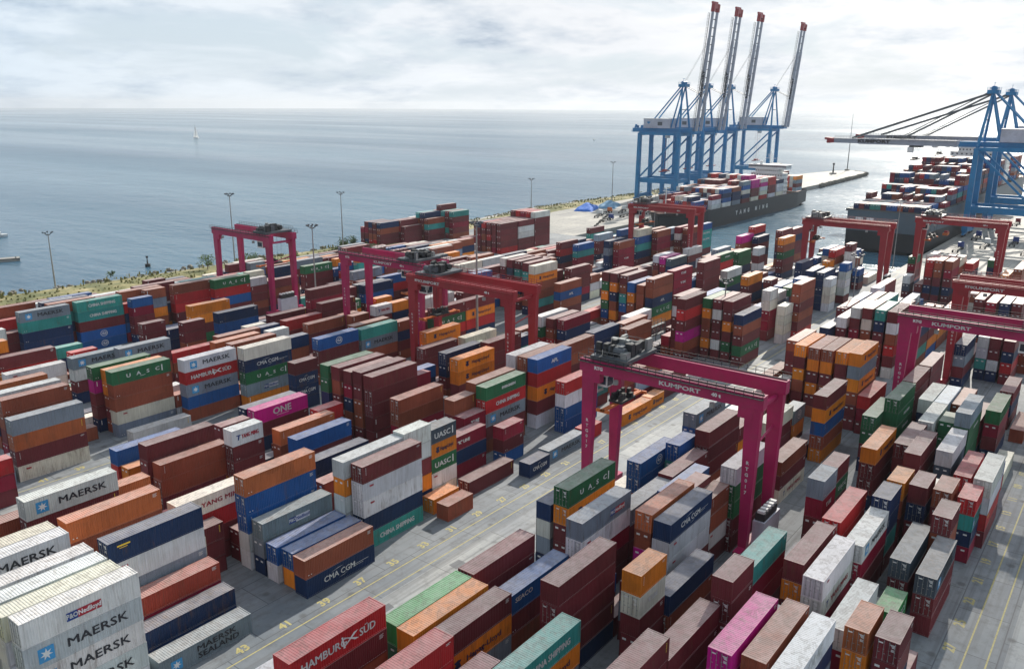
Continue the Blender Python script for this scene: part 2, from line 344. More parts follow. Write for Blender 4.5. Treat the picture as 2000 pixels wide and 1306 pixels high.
# ---------------------------------------------------------------- shipping containers
H0 = 2.75; WD = 2.44
MLW = paint('worn_white_lettering', (206, 208, 206), 0.55, scale=1.1, dirt=0.55)
COL = dict(F=(158,62,46), A=(180,100,58), M=(112,44,50), B=(146,76,54), R=(186,40,44), D=(140,22,52), O=(226,132,36), N=(22,48,88), U=(26,86,152), T=(58,152,146), G=(40,104,66),
           E=(58,170,92), W=(212,215,216), C=(222,217,201), Y=(128,142,154), S=(74,88,102), P=(190,14,134), L=(152,174,196))
LC = {k: lin(v) for k, v in COL.items()}
def rib(mb, x0, x1, z0, z1, face, depth=0.045, pitch=0.28, mi=0):
    """corrugated panel; face(u, d, z) gives the point at u along the wall, d inwards"""
    n = max(1, round((x1-x0)/pitch)); p = (x1-x0)/n; pts = []
    for k in range(n):
        a = x0+k*p; pts += [(a, 0), (a+p*.28, 0), (a+p*.46, depth), (a+p*.80, depth)]
    pts.append((x1, 0))
    i = len(mb.v)
    for u, d in pts: mb.v.append(face(u, d, z0)); mb.v.append(face(u, d, z1))
    for k in range(len(pts)-1):
        mb.f.append((i+2*k, i+2*k+2, i+2*k+3, i+2*k+1)); mb.m.append(mi); mb.c.append(None)
def body_mesh(L, closed):
    mb = MB(); H = H0; e = 0.013
    for x in (0, L-0.16):
        for y in (0, WD-0.14): mb.box(x, y, 0.0, x+0.16, y+0.14, H-e)
    for y, in ((0.0,), (WD-0.08,)):
        mb.box(0.16, y, 0.012, L-0.16, y+0.08, 0.15); mb.box(0.16, y, H-0.11, L-0.16, y+0.08, H-e)
    for x in (0.01, L-0.13):
        mb.box(x, 0.14, 0.012, x+0.12, WD-0.14, 0.15); mb.box(x, 0.14, H-0.12, x+0.12, WD-0.14, H-e)
    rib(mb, 0.16, L-0.16, 0.15, H-0.11, lambda u, d, z: (u, 0.012+d, z))
    rib(mb, 0.16, L-0.16, 0.15, H-0.11, lambda u, d, z: (L-u, WD-0.012-d, z))
    # roof sheet with shallow cross ribs
    n = round((L-0.3)/0.30); p = (L-0.3)/n; i = len(mb.v); pts = []
    for k in range(n):
        a = 0.15+k*p; pts += [(a, 0), (a+p*.42, 0), (a+p*.55, .028), (a+p*.87, .028)]
    pts.append((L-0.15, 0))
    for u, d in pts: mb.v.append((u, 0.08, H-0.03-d)); mb.v.append((u, WD-0.08, H-0.03-d))
    for k in range(len(pts)-1): mb.f.append((i+2*k, i+2*k+2, i+2*k+3, i+2*k+1)); mb.m.append(0); mb.c.append(None)
    mb.box(0.17, 0.09, 0.10, L-0.17, WD-0.09, 0.14)
    rib(mb, 0.14, WD-0.14, 0.15, H-0.12, lambda u, d, z: (L-0.02-d, u, z), 0.04, 0.24)
    if closed: rib(mb, 0.14, WD-0.14, 0.15, H-0.12, lambda u, d, z: (0.02+d, WD-u, z), 0.04, 0.24)
    for x in (-0.006, L-0.165):     # corner castings stand a little proud
        for y in (-0.006, WD-0.145):
            for z in (-0.0, H-0.115): mb.box(x, y, z, x+0.171, y+0.151, z+0.115)
    return mb.mesh('body', [MC])
def door_mesh(side):
    mb = MB(); y0, y1 = (0.15, WD/2-0.01) if side == 0 else (WD/2+0.01, WD-0.15); H = H0
    rib(mb, y0, y1, 0.17, H-0.13, lambda u, d, z: (0.035+d, y0+y1-u, z), 0.03, 0.36)
    for f in (0.24, 0.76):
        y = y0+(y1-y0)*f; mb.cyl((0.0, y, 0.16), (0.0, y, H-0.13), 0.022, 5, 1)
        mb.box(-0.02, y-0.22, 1.0+f*.1, 0.01, y+0.02, 1.05+f*.1, 1)
        for z in (0.3, 1.5, H-0.35): mb.box(-0.012, y-0.06, z, 0.03, y+0.06, z+0.07, 1)
    if side == 0:
        for k, zz in enumerate((2.28, 2.14, 2.0)): mb.box(0.006, y0+0.28, zz, 0.02, y0+0.75-0.1*k, zz+0.08, 2)
        for k in range(3): mb.box(0.006, y0+0.3, 1.75-0.1*k, 0.02, y0+0.62, 1.80-0.1*k, 2)
    else:
        mb.box(0.006, y0+0.35, 2.18, 0.02, y0+0.8, 2.32, 2)
    return mb.mesh('door', [MC, MGAL, MW])
BODY = {(L, c): body_mesh(L, c) for L in (12.19, 6.06) for c in (True, False)}
DOOR = [door_mesh(0), door_mesh(1)]
TM = Matrix(((1,0,0,0),(0,0,-1,0),(0,1,0,0),(0,0,0,1)))     # text plane onto the wall that faces -Y
def lettering(parts_, L):
    """parts_: list of (text, height, x centre, z centre, width factor, spacing, bold, material)"""
    res = {}
    for s, h, xc, zc, sx, sp, bo, mat in parts_:
        mb = res.setdefault(mat.name, (MB(), mat))[0]
        me = text_mesh(s, h, 0.0, 0.0, sx, sp); q = bo*1.6
        for i_, (dx_, dz_) in enumerate(((0, 0), (-q, 0), (q, 0), (0, q*.6), (0, -q*.6)) if bo else ((0, 0),)):
            add_mesh(mb, me, Matrix.Translation((xc+dx_, -0.016-.003*i_, zc+dz_)) @ TM)
    return [('lettering', mb.mesh('lettering', [mat])) for mb, mat in res.values()]
def poly(mb, pts, mi=0, y=-0.012):
    i = len(mb.v); mb.v += [(x, y, z) for x, z in pts]; mb.f.append(tuple(range(i, i+len(pts)))); mb.m.append(mi); mb.c.append(None)
def rect(mb, x0, z0, x1, z1, mi=0, y=-0.012): poly(mb, [(x0, z0), (x1, z0), (x1, z1), (x0, z1)], mi, y)
def star_emblem(xc, zc, r):
    mb = MB(); rect(mb, xc-r, zc-r, xc+r, zc+r, 0, -0.012)
    pts = []
    for k in range(14):
        a = math.pi/2+k*math.pi/7; q = r*0.82 if k % 2 == 0 else r*0.34; pts.append((xc+q*math.cos(a), zc+q*math.sin(a)))
    i = len(mb.v); mb.v.append((xc, -0.02, zc)); mb.v += [(x, -0.02, z) for x, z in pts]
    for k in range(14): mb.f.append((i, i+1+k, i+1+(k+1) % 14)); mb.m.append(1); mb.c.append(None)
    return ('emblem', mb.mesh('emblem', [MSB, MW]))
def ring(mb, xc, zc, r, t, mi=0, sq=1.0, n=20):
    for k in range(n):
        a, b_ = 2*math.pi*k/n, 2*math.pi*(k+1)/n
        poly(mb, [(xc+math.cos(a)*r*sq, zc+math.sin(a)*r), (xc+math.cos(b_)*r*sq, zc+math.sin(b_)*r),
                  (xc+math.cos(b_)*(r-t)*sq, zc+math.sin(b_)*(r-t)), (xc+math.cos(a)*(r-t)*sq, zc+math.sin(a)*(r-t))], mi)
MARK = {}
def marks(k, L, dark=False):
    key = (k, L)
    if key in MARK: return MARK[key]
    s = L/12.19; out = []; cx = L/2
    def T(t, h, fx, z=1.38, w=1.0, sp=1.0, b=0.02, m=None): m = m or MLW; return (t, h, fx*L, z, w, sp, b, m)
    if k == 'm': out = [star_emblem(0.17*L, 1.35, 0.78*s**.5)]+lettering([T('MAERSK', 0.92, 0.60, 1.4, 1.32*s, 1.02, .022, MK)], L)
    elif k == 'l': out = [star_emblem(0.17*L, 1.25, 0.7)]+lettering([T('MAERSK', 0.74, 0.60, 1.85, 1.35, 1.02, .018, MK), T('SEALAND', 0.74, 0.62, 0.88, 1.2, 1.02, .018, MK)], L)
    elif k in 'pnr':
        mb = MB(); a = 0.56 if k == 'r' else 0.36; w_ = 0.095 if k == 'p' else 0.10
        rect(mb, a*L, 0.85, (a+w_)*L, 1.75, 0)
        if k == 'n':
            rect(mb, (a+w_)*L, 0.85, (a+w_+.2)*L, 1.75, 2); rect(mb, (a+w_)*L+.07, .92, (a+w_+.2)*L-.07, 1.68, 3, -.016)
        else: rect(mb, (a+w_)*L, 0.85, (a+w_+.2)*L, 1.75, 1)
        out = [('marking_panel', mb.mesh('marking_panel', [MBL, MRL, MW, MGRY]))]
        l1 = ('P&O', 0.5, (a+w_/2)*L, 1.3, 0.85, 1, .02, MLW)
        l2 = ('Nedlloyd', 0.5, (a+w_+.1)*L, 1.3, 0.9, 1, .02, MBL if k == 'n' else MW)
        res = []
        for l in (l1, l2):
            mb2 = MB(); add_mesh(mb2, text_mesh(l[0], l[1], 0, l[6], l[4], l[5]), Matrix.Translation((l[2], -0.026, l[3])) @ TM); res.append(('lettering', mb2.mesh('lettering', [l[7]])))
        out += res
    elif k == 'h':
        mb = MB(); a = 0.60*L
        poly(mb, [(a-1.0, 0.75), (a-.55, .95), (a+1.1, 1.95), (a+.5, 1.9)]); poly(mb, [(a-1.05, 2.1), (a-.75, 1.95), (a+1.15, 1.0), (a+.65, 1.0)], 0, -.015)
        poly(mb, [(a-1.1, 2.1), (a-.9, 2.1), (a-.62, .75), (a-.85, .75)], 0, -.018)
        out = [('emblem', mb.mesh('emblem', [MW]))]+lettering([T('HAMBURG', 0.85, 0.335, 1.38, 0.98, 1.0, .02), T('SÜD', 0.85, 0.79, 1.38, 0.95, 1.0, .02)], L)
    elif k == 'u':
        out = lettering([T(c_, 0.72, f, 1.35, 1.3, 1, .03) for c_, f in zip('UASC', (.27, .44, .60, .765))], L)
        mb = MB(); rect(mb, .835*L, .7, .855*L, 2.0); rect(mb, .46*L, .72, .55*L, .80); out.append(('marking_panel', mb.mesh('marking_panel', [MW])))
    elif k == 'v':
        out = lettering([T('UASC', 0.95, 0.44, 1.3, 1.15, 1, .03)], L)
        mb = MB(); rect(mb, .83*L, .7, .87*L, 2.1); out.append(('marking_panel', mb.mesh('marking_panel', [MW])))
    elif k == 'c':
        f = .47 if L > 7 else .5
        out = lettering([T('CMA CGM', 0.80 if L > 7 else .7, f, 1.35, 1.05 if L > 7 else .9, 1, .018)], L)
        mb = MB(); poly(mb, [((f-.13)*L, 1.95), ((f-.02)*L, 2.2), ((f+.06)*L, 2.22), ((f-.02)*L, 2.12)]); poly(mb, [((f-.02)*L, .62), ((f+.06)*L, .72), ((f+.12)*L, .95), ((f+.06)*L, .66)])
        if L > 7: rect(mb, .66*L, 1.28, .9*L, 1.34); rect(mb, .66*L, 1.05, .82*L, 1.1)
        out.append(('emblem', mb.mesh('emblem', [MLW])))
    elif k == 'g':
        mb = MB(); a = 0.24*L; r = .62 if L > 7 else .5
        poly(mb, [(a-r, 1.2), (a-r*.2, .75), (a+r*.9, .95), (a+r*.5, 1.5), (a+r, 1.75), (a+r*.1, 1.95), (a-r*.9, 1.8), (a-r*.4, 1.45)])
        out = [('emblem', mb.mesh('emblem', [MDB]))]+lettering([T('Hapag-Lloyd', 0.72, 0.60, 1.35, (1.15 if L > 7 else .62), 1, .015, MDB)], L)
    elif k == 's': out = lettering([T('CHINA SHIPPING', 0.78, 0.54, 1.35, 0.82*s**.8, 1.05, .03)], L)
    elif k == 'y':
        out = lettering([T('YANG MING', 0.72, 0.58, 1.35, 1.15*s, 1.02, .02, MRL)], L)
        mb = MB(); a = .19*L; rect(mb, a-.3, 1.65, a+.5, 1.8); poly(mb, [(a-.1, .9), (a+.1, .9), (a+.3, 1.65), (a+.05, 1.65)]); out.append(('emblem', mb.mesh('emblem', [MBL])))
    elif k == 'o':
        out = lettering([T('ONE', 1.25, 0.5, 1.5, 1.15, 1.0, .03)], L)
        mb = MB(); rect(mb, .39*L, .62, .62*L, .69); out.append(('marking_panel', mb.mesh('marking_panel', [MW])))
    elif k == 'a': out = lettering([T('APL', 0.75, 0.5, 1.4, 1.3, 1, .03)], L)
    elif k == 'e': out = lettering([T('EVERGREEN', 0.5, 0.56, 1.5, 1.1, 1, .04)], L)
    elif k == 'z': out = lettering([T('SEACO', 0.62, 0.22, 1.75, 1.25, 1, .02)], L)
    elif k == 'k': out = lettering([T('"K" LINE', 0.62, 0.5, 1.45, 1.0*s**.5, 1, .04)], L)
    elif k == 't':
        out = lettering([T('tex', 0.34, 0.14, 2.1, 1.2, 1, .05, MRL)], L)
    elif k == 'q':
        mb = MB(); ring(mb, cx, 1.4, .85, .12, 0, 1.15); ring(mb, cx+.1, 1.45, .45, .13, 0, 1.2); rect(mb, cx-.7, 1.3, cx+.6, 1.42, 0, -.016)
        out = [('emblem', mb.mesh('emblem', [MW]))]
    elif k == 'd':
        mb = MB(); ring(mb, .6*L, 1.4, .45, .45, 0, 1.2); out = [('emblem', mb.mesh('emblem', [MW]))]
    elif k == 'x':
        mb = MB(); rect(mb, .09*L, 1.95, .22*L, 2.15); rect(mb, .11*L, 1.72, .19*L, 1.80); out = [('marking_panel', mb.mesh('marking_panel', [MYL]))]
    elif k == 'b':
        out = []
    elif k == '0':    # the small vertical code block of a plain container
        mb = MB()
        for j in range(7): rect(mb, 0.62, 2.3-j*.17, 0.70, 2.40-j*.17)
        rect(mb, L-1.1, 2.34, L-.45, 2.40); rect(mb, L-1.1, 2.2, L-.6, 2.25); out = [('marking_panel', mb.mesh('marking_panel', [MW]))]
    elif k == '1':
        mb = MB()
        for j in range(4): rect(mb, L-1.1, 2.35-j*.13, L-.5-.12*(j % 2), 2.40-j*.13)
        rect(mb, .5, .42, .66, .55); rect(mb, .95, .42, 1.1, .55); out = [('marking_panel', mb.mesh('marking_panel', [MW]))]
    elif k == '2':
        mb = MB()
        for j in range(6): rect(mb, L-.72, 2.3-j*.2, L-.58, 2.43-j*.2)
        out = [('marking_panel', mb.mesh('marking_panel', [MYL]))]
    MARK[key] = out; return out
rc = random.Random(11)
def jitter(c):
    f = rc.uniform(0.84, 1.14); return tuple(min(1, v*f*rc.uniform(.95, 1.05)) for v in c)
def container(x, y, z, h, L, code, mark, door, label):
    t = thing('shipping_container', (x, y, z), label=label, cat='shipping container', group='containers stacked in the port yard')
    t.scale = (1, 1, h/H0); col = (*jitter(LC[code]), 1)
    b = obj('body', BODY[(L, not door)], t); b.color = col
    if door:
        for d in (0, 1): o = obj('door', DOOR[d], t); o.color = col
    for nm_, me in marks(mark or rc.choice('0121bb'), L): obj(nm_, me, t)
    return t
far_mb = MB(); FARM = [MCS]
def far_mi(mat):
    if mat not in FARM: FARM.append(mat)
    return FARM.index(mat)
def far_container(x, y, z, h, L, code, mark=None, mb=None, mark_ok=True):
    mb = mb or far_mb; c = jitter(LC[code]); e = 0.03
    mb.box(x+e, y+e, z+0.03, x+L-e, y+WD-e, z+h-0.03, 0, c)
    d = tuple(v*0.72 for v in c)       # corner posts and rails in a darker tone than the panels
    for xx in (x, x+L-0.16):
        for yy in (y, y+WD-.14): mb.box(xx, yy, z, xx+.16, yy+.14, z+h-.01, 0, d)
    mb.box(x+.16, y, z+.01, x+L-.16, y+.02, z+.14, 0, d); mb.box(x+.16, y, z+h-.12, x+L-.16, y+.02, z+h-.01, 0, d)
    if mark and mark_ok:
        for nm_, me in marks(mark, L):
            M = Matrix.Translation((x, y, z)) @ Matrix.Diagonal((1, 1, h/H0, 1)); i = len(mb.v)
            mb.v += [tuple(M @ v.co) for v in me.vertices]
            for p in me.polygons:
                mb.f.append(tuple(i+k for k in p.vertices)); mb.m.append(far_mi(me.materials[p.material_index])); mb.c.append(None)
    elif L > 0:
        if rc.random() < .4: mb.quad((x+.5, y-.012, z+h*.55), (x+.65, y-.012, z+h*.55), (x+.65, y-.012, z+h*.9), (x+.5, y-.012, z+h*.9), far_mi(MW), None)
        if rc.random() < .7:
            for k in range(2):
                yy = y+.5+k*1.1; mb.quad((x-.008, yy+.5, z+h*.72), (x-.008, yy, z+h*.72), (x-.008, yy, z+h*.82), (x-.008, yy+.5, z+h*.82), far_mi(MW), None)
